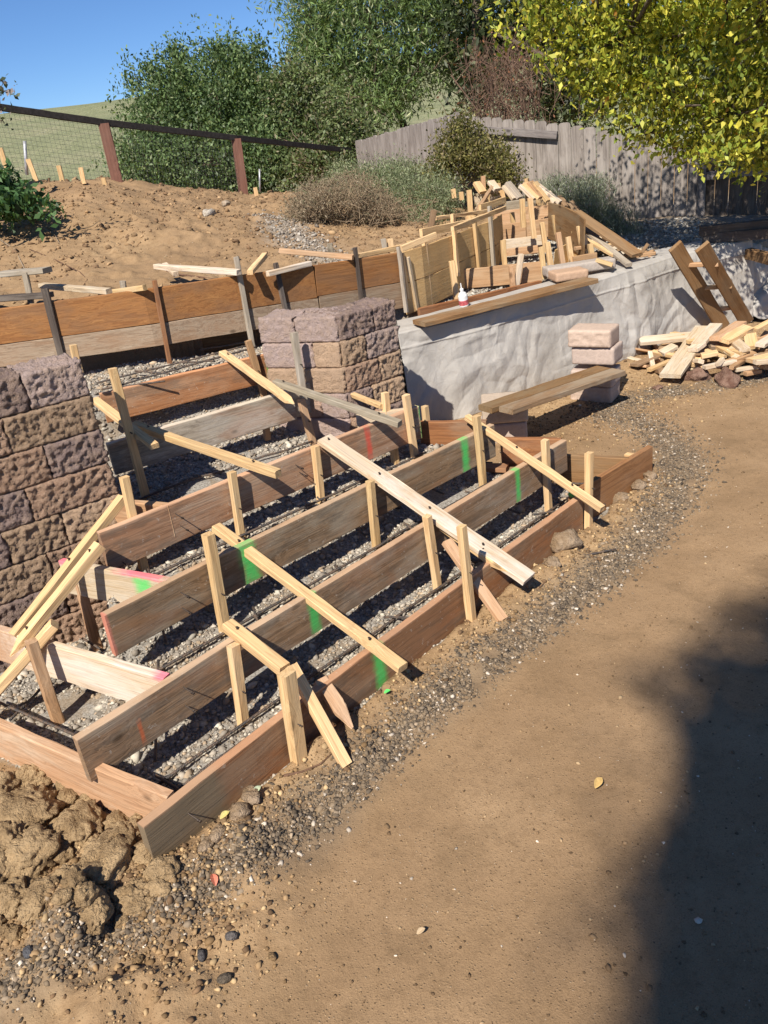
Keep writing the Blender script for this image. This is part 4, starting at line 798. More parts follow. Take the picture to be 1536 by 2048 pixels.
for i in range(16):
    px=rng.uniform(1140,1290); t_=(px-1140)/150; py=472+t_*38+rng.uniform(-6,26); py=min(py,508-t_*4); a=P(px,py,.9); a[2]=gh(a[0],a[1])+rng.uniform(.03,.14); an=rng.uniform(-.9,.9); L=rng.uniform(.12,.35)
    lumber('scrap_wood',a,a+np.array([math.cos(an)*L,math.sin(an)*L*.4,rng.uniform(-.03,.06)]),.03,rng.choice([.035,.05,.08]),(rng.uniform(-.5,.5),rng.uniform(-.5,.5),1),mw(str(rng.choice(['PINE','PINKW','PALE','FIR'])),.4),'small loose piece of lumber in the clutter between the farther stair and the lavender','wood offcut','loose lumber right of the farther stair')
# rails
for a,za,b,zb_,w_,lb in [((803,497),6.4,(871,470),6.6,.045,'near yellow rail over the curved plywood'),((870,437),7.3,(975,422),8.1,.03,'thin yellow rail high over the curved plywood'),((842,466),6.7,(940,446),7.4,.06,'broad orange tan rail over the curved plywood'),((905,458),6.6,(1010,416),8.0,.04,'bent yellow rail following the curved plywood'),((960,416),8.1,(1010,400),8.6,.06,'short yellow rail joining the grey board of the farther stair')]:
    lumber('wood_rail',Yd(*a,za),Yd(*b,zb_),w_,.025,(0,0,1),mw('PINE',.2),lb,'wood rail','rails over the curved plywood')
# vertical stakes: top px, bottom px, bottom z, key
FSK=[((1108,430),(1116,478),.99,'PINE','thin stake between the mottled riser and the curved dark plywood'),((1124,440),(1130,480),.97,'PINKW','thin reddish stake just left of the curved dark plywood end'),((1148,462),(1153,505),.9,'PINE','thin yellow stake before the curved dark plywood'),((1168,470),(1176,512),.88,'PALE','pale stake at the right of the curved dark plywood'),((1024,425),(1029,470),.99,'PINE','thin stake before the left half of the third riser'),((1180,488),(1186,522),.86,'PINE','rightmost short stake of the farther stair'),((938,380),(944,470),1.1,'PINE','tall yellow stake high above the plywood'),((1006,480),(1009,527),.9,'PINE','yellow stake before the second riser of the farther stair'),((1042,508),(1032,572),.82,'PALE','pale whitish stake leaning before the near riser'),((1022,532),(1026,572),.83,'PINKW','flat orange stake before the near riser'),((1044,398),(1047,450),1.1,'PINE','stake before the fourth riser of the farther stair'),((1060,396),(1068,472),1.05,'PINE','stake with wavy edge before the fourth riser'),((1084,445),(1092,500),.95,'PINE','yellow stake before the mottled riser'),((1082,494),(1088,553),.85,'PINE','short yellow stake near the pavers on the wall'),((1095,485),(1103,542),.85,'PINE','thick yellow stake left of the small plywood piece'),((1116,465),(1128,538),.85,'PINKW','tall reddish stake beside the small plywood piece'),((1136,474),(1145,535),.85,'PINE','orange stake right of the small plywood piece'),((1158,452),(1166,500),.95,'PINE','stake at the lower end of the curved dark plywood'),((903,522),(913,594),.85,'PINE','squat orange stake beside the white bottle'),((868,420),(858,470),1.2,'FIR','short brown stake leaning over the plywood rail'),((966,352),(967,385),1.6,'PINKW','brown stake topmost over the farther stair'),((996,366),(997,382),1.55,'PINE','small tan stake right of the topmost one'),((1003,380),(1007,405),1.5,'PINE','yellow stake before the uppermost pale board'),((975,390),(976,408),1.5,'PINE','short stake before the uppermost pale board'),((1053,357),(1056,398),1.5,'PINE','stake rising above the leaning slats'),((906,378),(908,392),1.5,'PINE','small stake top among the rosemary, left one'),((922,384),(923,396),1.5,'PINE','small stake top among the rosemary, right one'),((780,478),(782,500),1.3,'PINE','small stake by the start of the plywood'),((818,482),(820,498),1.3,'PINE','squat stake behind the first plywood'),((935,432),(940,450),1.35,'PINE','stake stub between the rails')]
for t_,b_,z,k,lb in FSK:
    b=P(*b_,z) if z<1 else Yd(*b_,{1.1:8.1,1.05:8.0,1.2:7.2,1.3:6.9,1.35:7.9}.get(z,9.2)); a=V(*t_,b); lumber('stake',b-np.array([0,0,.02]),a,.045,.035,(1,.2,0),mw(k,.3),lb,'stake',FK)
lumber('form_board',Yd(948,432,8.2),Yd(978,385,8.9),.15,.03,(.3,-.6,.7),mw('PINKW',.5),'pinkish board standing on end behind the tall stakes','form board',FS)
# ------------------------------------------------------------ leaning frame and scrap pile
lf=empty('leaning_form',P(1455,655,.1),'rough frame of two brown boards joined by cleats leaning on the cloth covered wall','wooden frame')
fa,fb=P(1447,655,.1),P(1350,492,.98); ga,gb=P(1494,645,.1),P(1404,493,.98)
for A,B in ((fa,fb),(ga,gb)):
    o=lumber('side_board',A,B,.125,.035,(1,.25,0),mw('BRN',.6)); under(o,lf)
for k in (.22,.5,.78):
    A=fa+(fb-fa)*k; B=ga+(gb-ga)*k; v=(B-A)/np.linalg.norm(B-A); o=lumber('cleat',A-v*.02+[0,.03,0],B+v*.06+[0,.03,0],.035,.05,(0,0,1),mw('PINKW',.5)); under(o,lf)
lumber('timber',P(1228,705,.12),P(1432,638,.12),.05,.05,(0,0,1),mw('PINE',.3),'long pale timber lying along the foot of the cloth covered wall','timber')
SC=[((1340,752),(1410,655),.12,.26,.17,'PALE','wide whitish plank sloping out of the scrap pile'),((1395,690),(1432,650),.24,.3,.11,'PALE','short white plank behind the wide one'),((1278,682),(1385,672),.2,.2,.14,'PALE','pale triangular board on the left of the scrap pile'),((1322,707),(1350,692),.16,.2,.09,'PALE','small white block of wood on the left of the scrap pile'),((1305,704),(1368,716),.15,.15,.05,'PINE','thin tan stick lying left of the wide plank'),((1300,705),(1306,735),.16,.1,.04,'PALE','short white peg standing at the left of the scrap pile'),((1298,740),(1340,722),.1,.12,.05,'PINE','yellow stick at the left foot of the scrap pile'),((1375,684),(1436,672),.25,.25,.05,'PINE','pale stick lying across the wide plank'),((1385,700),(1402,688),.22,.24,.1,'PALE','pale block wedged beside the wide plank'),((1430,678),(1482,646),.28,.3,.1,'PINKW','thick pinkish beam end on top of the scrap pile'),((1447,682),(1496,655),.27,.3,.1,'PINE','thick orange beam end on top of the scrap pile'),((1468,682),(1490,700),.24,.22,.09,'PALE','pale wedge facing us on the scrap pile'),((1445,692),(1490,704),.2,.2,.1,'PINE','orange tan board in the middle of the scrap pile'),((1500,670),(1504,695),.26,.2,.1,'PINE','upright orange piece near the right of the scrap pile'),((1430,692),(1465,710),.2,.18,.035,'PINE','thin yellow lath in the middle of the scrap pile'),((1432,733),(1508,706),.13,.17,.06,'PINKW','reddish strip along the front of the scrap pile'),((1402,712),(1435,705),.18,.2,.07,'PINE','split tan chunk in the middle of the scrap pile'),((1380,730),(1400,715),.12,.15,.08,'PINE','small tan offcut right of the wide plank'),((1500,722),(1560,708),.16,.18,.14,'PINE','heavy tan block at the right edge of the scrap pile'),((1408,735),(1470,722),.14,.15,.06,'PALE','pale strip low in the scrap pile'),((1510,660),(1545,640),.26,.3,.05,'PINE','yellow stick at the upper right of the scrap pile'),((1520,690),(1550,672),.24,.24,.08,'PALE','white block at the right edge of the scrap pile'),((1470,740),(1540,730),.1,.1,.05,'PALE','grey white stick along the lower right of the scrap pile'),((1345,668),(1372,672),.2,.2,.08,'PINE','orange offcut at the back of the scrap pile'),((1490,748),(1520,742),.07,.07,.05,'PINKW','small red offcut at the front right of the scrap pile'),((1326,742),(1316,760-20),.1,.08,.07,'FIR','dark offcut standing on its end at the left of the scrap pile')]
for a,b,za,zb_,w_,k,lb in SC: lumber('scrap_wood',P(*a,za),P(*b,zb_),.035 if w_>.06 else .03,w_,(rng.uniform(-.2,.2),rng.uniform(-.2,.2),1),mw(k,.5),lb,'wood offcut','offcuts in the scrap pile')
for i in range(75):
    px=rng.uniform(1262,1580); py=rng.uniform(672 if px>1360 else 695,738); z=.04+.16*rng.random()*(1 if px>1360 else .5); a=P(px,py,z); an=rng.uniform(0,3.14); L=rng.uniform(.07,.3); d=np.array([math.cos(an),math.sin(an),rng.uniform(-.3,.3)])*L
    lumber('scrap_wood',a,a+d,rng.choice([.018,.024,.034]),rng.choice([.04,.05,.08,.1]),(rng.uniform(-.6,.6),rng.uniform(-.6,.6),1),mw(str(rng.choice(['PINE','PINKW','PINKW','PALE','PALE','FIR'])),.4),'small sawn offcut of pale or reddish wood jumbled in the scrap pile','wood offcut','small jumbled offcuts in the scrap pile')
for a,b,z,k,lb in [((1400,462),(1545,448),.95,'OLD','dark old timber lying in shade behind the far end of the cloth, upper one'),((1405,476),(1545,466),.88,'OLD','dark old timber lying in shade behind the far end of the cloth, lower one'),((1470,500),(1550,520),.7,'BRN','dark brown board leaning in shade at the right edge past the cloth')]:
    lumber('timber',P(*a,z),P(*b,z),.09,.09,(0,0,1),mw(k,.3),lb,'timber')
for i,(x,y,s,lb) in enumerate([(1392,755,.11,'dark red rock at the foot of the scrap pile, left of two'),(1455,757,.13,'brown rock at the foot of the scrap pile, right of two'),(1315,777,.04,'small dark rock on the dirt in front of the scrap pile'),(1540,622,.14,'pinkish block shaped rock in shade at the right edge')]):
    p=P(x,y,.05); p[2]=gh(p[0],p[1])+s*.3; rock('rock',p,(s,s*.6,s*.5),i+70.1,earthm('rockr%d'%i,(.16,.085,.06),(.3,.19,.14)),lb,sub=3,amp=.4)
lumber('scrap_wood',P(1252,909,.03),P(1275,913,.03),.02,.05,(0,0,1),mw('PINE',.1),'small orange offcut lying on gravel behind the far end of the lowest riser','wood offcut')
# pale stone & bits on the slope
rock('pale_stone',P(418,427,1.62),(.09,.05,.05),91.2,earthm('pale',(.35,.28,.2),(.6,.55,.48)),'pale oblong stone lying high on the graded slope','stone',sub=3)
rock('pale_stone',P(452,407,1.7),(.06,.04,.03),93.2,earthm('pale2',(.35,.25,.16),(.5,.4,.3)),'smaller pale stone above the oblong one on the slope','stone',sub=3)
#VEG
# ------------------------------------------------------------ plants
def leafmat(name,trans=.35,rough=.5):
    t=NT(name); a=t.n('VertexColor',layer_name='Col').outputs[0]; t.col(a); t.b.inputs['Roughness'].default_value=rough; t.b.inputs['Specular IOR Level'].default_value=.35
    tr=t.n('BsdfTranslucent',{'Color':t.mix(1.,a,(1.25,1.2,.6),'MULTIPLY')}); mx=t.n('MixShader',{0:trans,1:t.b.outputs[0],2:tr.outputs[0]}); t.t.links.new(mx.outputs[0],t.t.nodes['Material Output'].inputs[0]); return t.m
LEAF=leafmat('leaf'); BARK=simple('bark',(.11,.085,.06),.95,30,.8); TWIG=simple('twig',(.3,.23,.16),.9); DTWIG=simple('dark_twig',(.14,.08,.05),.9)
def leafmesh(name,c,size,asp,cols,parent,droop=0.,upb=0.,fold=.35,mat=None):
    """c: centres, size: leaf length; long axis random, pulled down by droop or up by upb"""
    n=len(c); d=rng.normal(0,1,(n,3)); d[:,2]+=upb-droop; d/=np.linalg.norm(d,axis=1)[:,None]; s=np.cross(d,rng.normal(0,1,(n,3))); s/=np.linalg.norm(s,axis=1)[:,None]; k=np.cross(d,s)
    L=(size*rng.uniform(.45,1.4,n))[:,None]; W=L*asp
    p0=c-d*L*.5; p2=c+d*L*.5; p1=c+s*W*.5+k*W*fold*.5-d*L*.08; p3=c-s*W*.5+k*W*fold*.5-d*L*.08
    v=np.stack([p0,p1,p2,p3],1).reshape(-1,3); f=np.arange(4*n).reshape(n,4)
    o=np.array(parent.location) if parent else np.zeros(3)
    me=npmesh(name,v-o,f,np.repeat(cols,4,0)); return link(name,me,mat or LEAF,parent)
def ell(px,py,y,rx,ry,rd):
    c=Yd(px,py,y); s=y/F_*1.0; return (c,np.array([rx*s,rd,ry*s]))
def crown(els,n,per,spread,shell=.55,weights=None):
    vol=np.array([e[1].prod()**.67 for e in els]); i=rng.choice(len(els),n,p=vol/vol.sum()); u=rng.normal(0,1,(n,3)); u/=np.linalg.norm(u,axis=1)[:,None]; r=shell+(1-shell)*rng.random(n)
    c=np.array([els[k][0] for k in i])+u*r[:,None]*np.array([els[k][1] for k in i])*(1+.18*rng.normal(0,1,(n,1)))
    cl=c; p=np.repeat(c,per,0)+rng.normal(0,spread,(n*per,3)); return cl,p
def twigs(name,segs,mat,parent,r0=.01):
    V_=[];F=[]; o=np.array(parent.location) if parent else np.zeros(3)
    for a,b,r in segs:
        a=np.array(a);b=np.array(b); m=(a+b)/2+rng.normal(0,1,3)*np.linalg.norm(b-a)*.09; pts=[a,m,b]; rs=[r,r*.75,r*.45]; b0=len(V_)
        for j,(p,rr) in enumerate(zip(pts,rs)):
            T=(pts[min(j+1,2)]-pts[max(j-1,0)]); T/=np.linalg.norm(T)+1e-9; s=np.cross(T,[.3,.2,1]); s/=np.linalg.norm(s)+1e-9; k=np.cross(T,s)
            for q in range(4): an=q*math.pi/2; V_.append(p+s*math.cos(an)*rr+k*math.sin(an)*rr-o)
        for j in range(2):
            for q in range(4): F.append((b0+j*4+q,b0+j*4+(q+1)%4,b0+j*4+4+(q+1)%4,b0+j*4+4+q))
    return link(name,npmesh(name,V_,F,None,True),mat,parent)
def shade(cl,per,cs,ws,jit=.15,cj=.15):
    n=len(cl); a=np.array(cs)[rng.choice(len(cs),n*per,p=np.array(ws)/sum(ws))]; k=np.repeat(1+rng.normal(0,cj,(n,1)),per,0); return np.clip(a*k*(1+rng.normal(0,jit,(n*per,1))),.004,.95)
def plant(name,base,els,n,per,spread,size,asp,cs,ws,label,cat,trunks,ntw=60,droop=0,upb=0,shell=.55,group=None,twm=None,limb=.02,tw=.006,jit=.15):
    o=empty(name,base,label,cat,group); cl,p=crown(els,n,per,spread,shell); leafmesh('foliage',p,size,asp,shade(cl,per,cs,ws,jit),o,droop,upb)
    seg=[]; hubs=[]
    for a,b,r in trunks: seg.append((a,b,r)); hubs.append((np.array(b),r))
    for e in els: 
        h=min(hubs,key=lambda q:np.linalg.norm(q[0]-e[0])); seg.append((h[0],e[0],h[1]*.6)); 
        for k in range(4):
            u=rng.normal(0,1,3); u/=np.linalg.norm(u); t_=e[0]+u*e[1]*.7; seg.append((e[0],t_,limb))
    cen=np.array([e[0] for e in els])
    for c in cl[rng.choice(len(cl),min(ntw,len(cl)),replace=False)]:
        q=cen[np.argmin(np.linalg.norm(cen-c,axis=1))]; seg.append((q+(c-q)*.3,c,tw))
    twigs('trunk',seg,twm or BARK,o); return o
# wire fence --------------------------------------------------------------
wf=empty('wire_fence',Yd(220,362,10.9),'wire mesh fence with dark top rail and red brown posts on the slope crest','wire fence')
DKR=simple('dark_rail',(.035,.03,.028),.8,30,.3); RPM=wood('wood_redpost',(.22,.105,.075),(.15,.07,.05),(.2,.12,.09),.4)
fy=[(-60,206,9.9),(207,245,10.9),(472,276,12.3),(700,301,14.6)]; fr_=[Yd(*p) for p in fy]
for a,b in zip(fr_,fr_[1:]): o=lumber('rail',a,b,.07,.05,(0,0,1),DKR); under(o,wf)
for i,(tp,bt,y) in enumerate([((207,247),(237,372),10.9),((472,277),(487,392),12.3),((-55,210),(-45,350),9.9)]):
    b=Yd(*bt,y); a=V(*tp,b); o=lumber('post',b-[0,0,.1],a,.125,.1,(1,.2,0),RPM); under(o,wf)
seg=[]
for k in range(2):
    a,b=fr_[k],fr_[k+1]; L=np.linalg.norm(b-a); n=int(L/.055)
    for i in range(n): p=a+(b-a)*i/n; seg.append((p,p-np.array([0,0,1.0]),.0014))
    for j in range(20): seg.append((a-np.array([0,0,.05*j]),b-np.array([0,0,.05*j]),.0013))
V_=[];F=[];lo=np.array(wf.location)
for a,b,r in seg:
    T=(b-a)/np.linalg.norm(b-a); s=np.cross(T,[.3,.9,.1]); s/=np.linalg.norm(s); k=np.cross(T,s); b0=len(V_)
    for p in (a,b):
        for q in range(3): an=q*2.094; V_.append(p+s*math.cos(an)*r+k*math.sin(an)*r-lo)
    for q in range(3): F.append((b0+q,b0+(q+1)%3,b0+3+(q+1)%3,b0+3+q))
link('wire_mesh',npmesh('wire_mesh',V_,F),simple('wire',(.12,.12,.12),.5,metal=.5),wf)
for tp,bt,y,r,lb in [((49,282),(54,350),9.6,.017,'grey metal pipe stake standing at left before the wire fence'),((519,338),(520,384),11.5,.012,'thin grey metal stake right of the second red post')]:
    b=Yd(*bt,y); a=V(*tp,b); tube('metal_stake',[b,(a+b)/2,a],r,simple('galv',(.4,.4,.42),.5,metal=.4),label=lb,cat='metal stake')
for tp,bt,y,lb in [((0,296),(14,338),9.3,'yellow survey stake at the very left edge by the fence'),((56,318),(70,352),9.6,'yellow survey stake right of the metal pipe'),((117,331),(122,353),10.,'yellow survey stake between the pipe and the first red post'),((161,335),(166,358),10.,'yellow survey stake left of the first red post'),((206,356),(209,364),10.2,'short stake top at the foot of the first red post'),((510,375),(512,384),11.4,'short yellow stake at the foot of the second metal stake')]:
    b=Yd(*bt,y); a=V(*tp,b); lumber('survey_stake',b-[0,0,.05],a,.05,.02,(1,.1,0),mw('PINE',.2),lb,'stake','survey stakes by the wire fence')
# board fence -------------------------------------------------------------
GF=wood('wood_fence_grey',(.30,.262,.235),(.17,.145,.13),(.40,.36,.33),.5,knots=1.3,var=.0)
GF_SHADE=wood('wood_fence_shade_tint',(.16,.125,.105),(.08,.062,.052),(.21,.175,.15),.5,knots=1.3,var=.1)  # darker copy of the fence wood: tree shade put into the board colour
def fence(label,A,B,tz,z0,bw=.135,seed=1,rails=(),posts=(),cap=None):
    """boards standing along A-B; tz(s) gives the top height"""
    A=np.array([A[0],A[1],0]);B=np.array([B[0],B[1],0]); L=np.linalg.norm(B-A); d=(B-A)/L; n=np.array([d[1],-d[0],0]); n=n if n[1]<0 else -n
    e=empty('board_fence',(A[0],A[1],z0),label,'board fence'); rr=random.Random(seed); N=int(L/bw)
    for i in range(N):
        x0=i*L/N; x1=(i+1)*L/N-rr.uniform(.002,.007); h=tz((x0+x1)/2/L)+rr.uniform(-.012,.012); off=rr.uniform(0,.012); c=.03; w_=x1-x0
        prof=[(0,x0),(h-z0-c,x0),(h-z0-c*.35,x0+c*.4),(h-z0,x0+c),(h-z0,x1-c),(h-z0-c*.35,x1-c*.4),(h-z0-c,x1),(0,x1)]
        vs=[];m=len(prof)
        for yy in (0,-.018):
            for (zz,xx) in prof: vs.append((zz,xx-x0,yy))
        fs=[tuple(range(m)),tuple(range(2*m-1,m-1,-1))]+[(k,(k+1)%m,m+(k+1)%m,m+k) for k in range(m)]
        me=bpy.data.meshes.new('fence_board'); me.from_pydata(vs,[],fs); bm=bmesh.new(); bm.from_mesh(me); bmesh.ops.recalc_face_normals(bm,faces=bm.faces); bm.to_mesh(me); bm.free()
        o=link('fence_board',me,GF_SHADE if seed==5 else GF,e); p=A+d*x0+n*off+np.array([0,0,z0]); mm=Matrix(((0,d[0],n[0],p[0]),(0,d[1],n[1],p[1]),(1,0,0,p[2]),(0,0,0,1)))
        o.matrix_basis=parent_world(e).inverted()@mm
    for (s0,s1,z,pr) in rails:
        o=lumber('rail',A+d*L*s0+n*pr+[0,0,z],A+d*L*s1+n*pr+[0,0,z+tz(s1)-tz(s0)],.085,.038,(0,0,1),GF2); under(o,e)
    for (s0,z) in posts:
        o=lumber('post',A+d*L*s0+n*.05+[0,0,z0],A+d*L*s0+n*.05+[0,0,z],.09,.09,tuple(d),GF2); under(o,e)
    return e
GF2=wood('wood_fence_rail',(.27,.235,.23),(.15,.13,.125),(.33,.3,.29),.5,var=.15)
def zt_(px,py,y): return Yd(px,py,y)[2]
fA=Yd(712,300,14.2);fC=Yd(918,225,11.2);fM=Yd(1116,245,10.6);fD=Yd(1405,300,10.0);fE=Yd(1640,300,9.6)
z1_,z2_=zt_(712,283,14.2),zt_(918,224,11.2)
fence('grey weathered board fence panel nearest the wire fence, tops stepping up to the corner',fA,fC,lambda s:z1_+(z2_-z1_)*s,-.2,seed=2)
z3_=zt_(922,232,11.2);z4_=zt_(1112,246,10.6)
fence('grey fence panel with a shadowed rail under its cut tops, behind the olive shrub',fC,fM,lambda s:z3_+(z4_-z3_)*s,-.2,seed=3,rails=((-.0,1.0,z3_-.13,.055),))
z5_=zt_(1120,240,10.6);z6_=zt_(1400,300,10.0)
fence('grey knotty fence panel right of the railed one, half covered by yellow leaves and shade',fM,fD,lambda s:z5_+(z6_-z5_)*min(1,s*1.1),-.3,seed=4)
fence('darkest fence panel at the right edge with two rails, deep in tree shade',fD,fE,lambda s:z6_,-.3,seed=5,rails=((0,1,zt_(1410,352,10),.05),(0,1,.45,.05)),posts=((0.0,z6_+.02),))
# trees and shrubs ---------------------------------------------------------
b=Yd(430,420,16.5); b[2]=.2
GRS=[(.10,.16,.06),(.15,.22,.085),(.07,.11,.045),(.22,.27,.12)]
plant('evergreen_bush',b,[ell(430,190,16.5,105,85,1.2),ell(330,250,16.2,80,80,1.2),ell(500,210,16.6,80,85,1.2),ell(300,330,15.9,70,60,1.),ell(400,330,15.6,110,75,1.1),ell(520,320,15.8,90,75,1.1),ell(350,160,16.5,50,50,.8),ell(470,150,16.6,55,50,.8),ell(570,250,16.2,60,90,1.)],3900,17,.09,.064,.5,GRS,[3,4,3,1],'large dense dark green bush behind the wire fence, its upper shoots against the blue sky','bush',[(b,b+[0,0,1.2],.08)],200,upb=.8,shell=.5)
b=Yd(640,400,15.6); b[2]=.2
plant('evergreen_bush',b,[ell(610,250,15.8,70,100,1.),ell(680,260,15.4,70,80,1.),ell(640,330,15.,90,50,.9),ell(590,180,16,50,60,.8),ell(720,300,15.2,60,50,.7)],1500,15,.09,.07,.5,[(.13,.18,.065),(.18,.22,.09),(.09,.12,.05),(.27,.24,.15)],[3,3,3,1.5],'looser green bush with pale twigs between the dark bush and the board fence','bush',[(b,b+[0,0,1.2],.08)],260,upb=.3,shell=.4,twm=TWIG,tw=.008)
eb=[o for o in bpy.data.objects if o.name=='evergreen_bush'][0]
els=[ell(515,95,16.4,22,40,.3),ell(262,165,16.2,14,40,.3),ell(297,140,16.2,12,26,.3),ell(350,105,16.4,18,26,.3),ell(430,100,16.4,30,20,.3),ell(470,105,16.4,20,26,.3)]
cl,p=crown(els,150,12,.07,0.); leafmesh('shoots',p,.07,.5,shade(cl,12,GRS,[3,4,2,1]),eb,0,1.)
b=Yd(800,380,18.); b[2]=.3
PG=[(.15,.23,.075),(.22,.3,.11),(.1,.15,.055),(.34,.36,.2)]
tr=[(b,Yd(790,200,18),.17),(Yd(790,200,18),Yd(740,70,18),.1),(Yd(790,200,18),Yd(860,60,17.8),.1),(Yd(790,200,18),Yd(640,90,18.2),.08)]
plant('peach_tree',b,[ell(640,40,18,75,60,1.4),ell(740,60,17.6,95,85,1.6),ell(850,40,17.8,85,90,1.5),ell(690,140,17.8,75,70,1.3),ell(800,150,17.5,70,70,1.2),ell(620,110,18,55,45,1.),ell(700,-60,18,150,80,1.8),ell(880,-50,18,120,80,1.6),ell(900,110,18,40,60,1.),ell(740,210,17,90,45,1.)],2900,18,.16,.11,.22,PG,[3,4,3,1.3],'tall green tree with narrow drooping leaves rising behind the board fence','tree',tr,420,droop=.9,shell=.35,limb=.045,tw=.012)
b=Yd(960,330,16); b[2]=.3
tr=[(b,Yd(948,120,16),.13),(Yd(948,120,16),Yd(950,-60,16),.1),(b,Yd(975,60,16.2),.08)]
plant('dark_tree',b,[ell(940,40,16.5,60,80,1.2),ell(990,90,16.5,60,60,1.),ell(950,160,16,50,60,.8),ell(1060,30,17,120,90,1.5),ell(1200,80,17,140,110,1.5),ell(1380,80,16,160,130,1.5),ell(1130,200,16,90,70,1.),ell(1480,220,14,120,110,1.5)],1500,15,.2,.14,.35,[(.035,.05,.02),(.055,.075,.028),(.09,.1,.035)],[3,3,1.5],'dark leafed tree with upright trunk between the green and the yellow tree','tree',tr,300,shell=.2,limb=.05,tw=.012)
b=Yd(1010,330,13.); b[2]=.4; o=empty('bare_red_shrub',b,'leafless reddish brown twiggy shrub above the board fence','shrub'); seg=[]
for k in range(480):
    c=Yd(rng.normal(1015,38),rng.uniform(95,250),13+rng.normal(0,.5)); d=np.array([rng.normal(0,.4),rng.normal(0,.3),rng.uniform(.2,1.)]); d/=np.linalg.norm(d); seg.append((c-d*rng.uniform(.1,.35),c+d*rng.uniform(.1,.3),rng.uniform(.0025,.007)))
for k in range(14): seg.append((b,Yd(rng.normal(1010,50),rng.uniform(120,220),13+rng.normal(0,.4)),.018))
twigs('twigs',seg,simple('red_twig',(.16,.1,.07),.9),o); cl=np.array([s[1] for s in seg[:480]]); leafmesh('foliage',cl,.05,.5,pal(480,[(.24,.11,.055),(.13,.075,.04)],[1,1]),o)
# yellow tree
b=Yd(1750,500,9.); b[2]=0
YG=[(.40,.40,.045),(.56,.51,.08),(.19,.25,.032),(.30,.34,.05),(.6,.3,.06)]
els=[ell(1080,20,8.2,80,70,.5),ell(1180,60,8.,95,85,.7),ell(1300,50,7.6,120,95,.9),ell(1440,60,7.4,120,110,1.),ell(1230,150,7.9,80,65,.6),ell(1340,190,7.5,110,80,.8),ell(1470,230,7.3,110,85,.9),ell(1290,265,7.8,60,40,.5),ell(1400,300,7.5,90,32,.6),ell(1560,150,7.2,130,150,1.1),ell(1130,120,8.1,45,40,.4),ell(1200,215,8.,40,30,.35),ell(1250,-80,7.8,260,80,1.2),ell(1520,-80,7.6,200,100,1.3),ell(1650,250,8.2,140,120,1.3),ell(1530,310,7.6,80,30,.6),ell(1160,175,8.1,28,26,.3)]
tr=[(b,Yd(1700,150,8.6),.16),(Yd(1700,150,8.6),Yd(1500,40,7.8),.08),(Yd(1500,40,7.8),Yd(1250,90,7.9),.04),(Yd(1700,150,8.6),Yd(1480,220,7.7),.06),(Yd(1480,220,7.7),Yd(1300,260,7.8),.03)]
plant('yellow_leaf_tree',b,els+[(np.array([3.3,7.3,4.3]),np.array([1.,.8,.5])),(np.array([4.5,7.4,4.2]),np.array([1.1,.9,.6])),(np.array([3.9,6.3,4.1]),np.array([.9,.7,.5])),(np.array([3.6,7.6,3.9]),np.array([.8,.5,.5])),(np.array([4.8,8.0,3.7]),np.array([.8,.5,.6])),ell(1330,-190,6.6,120,50,.4),ell(1480,-200,6.4,130,60,.4),ell(1560,-60,6.5,60,60,.4),ell(1640,-150,6.3,130,80,.5)],3100,15,.065,.058,.5,YG,[4,3,3.2,4,.08],'broad tree with drooping yellow green leaves overhanging from the right','tree',tr,500,droop=.9,shell=.15,limb=.016,tw=.005,jit=.25)
# shrubs on the slope
def gnd(px,py,y): p=Yd(px,py,y); return p
b=Yd(800,455,9.6)
RM=[(.21,.25,.13),(.29,.33,.19),(.14,.17,.09),(.38,.38,.25)]
plant('rosemary_shrub',b,[ell(820,400,9.8,70,48,.5),ell(750,380,10.2,60,45,.6),ell(880,395,9.6,42,42,.4),ell(700,360,10.6,55,32,.5),ell(800,350,10.4,60,30,.5),ell(840,445,9.3,50,25,.3)],2400,16,.055,.035,.22,RM,[3,3,3,1],'grey green rosemary shrub sprawling beside the plywood forms','shrub',[(b,b+[0,0,.1],.02)],260,upb=1.2,shell=.4,twm=TWIG,tw=.003)
b=Yd(668,455,9.0); o=empty('brush_pile',b,'pile of dry grey brown cut brush on the slope','brush pile'); seg=[]
for k in range(2600):
    u=rng.normal(0,1,3); u/=np.linalg.norm(u); lx,ly,rx_,rz_=[(640,405,62,42),(705,392,70,50),(755,425,55,34),(615,425,42,26)][rng.integers(4)]; c=Yd(lx+u[0]*rx_*rng.random()**.35,ly+u[2]*rz_*rng.random()**.35,9.1+u[1]*.4); d=rng.normal(0,1,3)+[0,0,.4]; d/=np.linalg.norm(d); l=rng.uniform(.03,.13); seg.append((c-d*l,c+d*l,rng.uniform(.0012,.0035)))
for k in range(160):
    c=Yd(rng.normal(760,50),rng.uniform(400,455),8.9+rng.normal(0,.2)); d=rng.normal(0,1,3); d/=np.linalg.norm(d); seg.append((c-d*.12,c+d*.14,.003))
twigs('branches',seg,simple('dry_brush',(.27,.2,.13),.95),o); cl=np.array([s[1] for s in seg[:2600]]); cl=np.repeat(cl,5,0)+rng.normal(0,.03,(13000,3)); leafmesh('dry_leaves',cl,.03,.25,pal(13000,[(.24,.19,.12),(.17,.13,.085),(.3,.25,.17),(.16,.16,.09)],[3,3,2,1.5]),o,mat=leafmat('dry_leaf',.1,.8))
b=Yd(930,380,10.6)
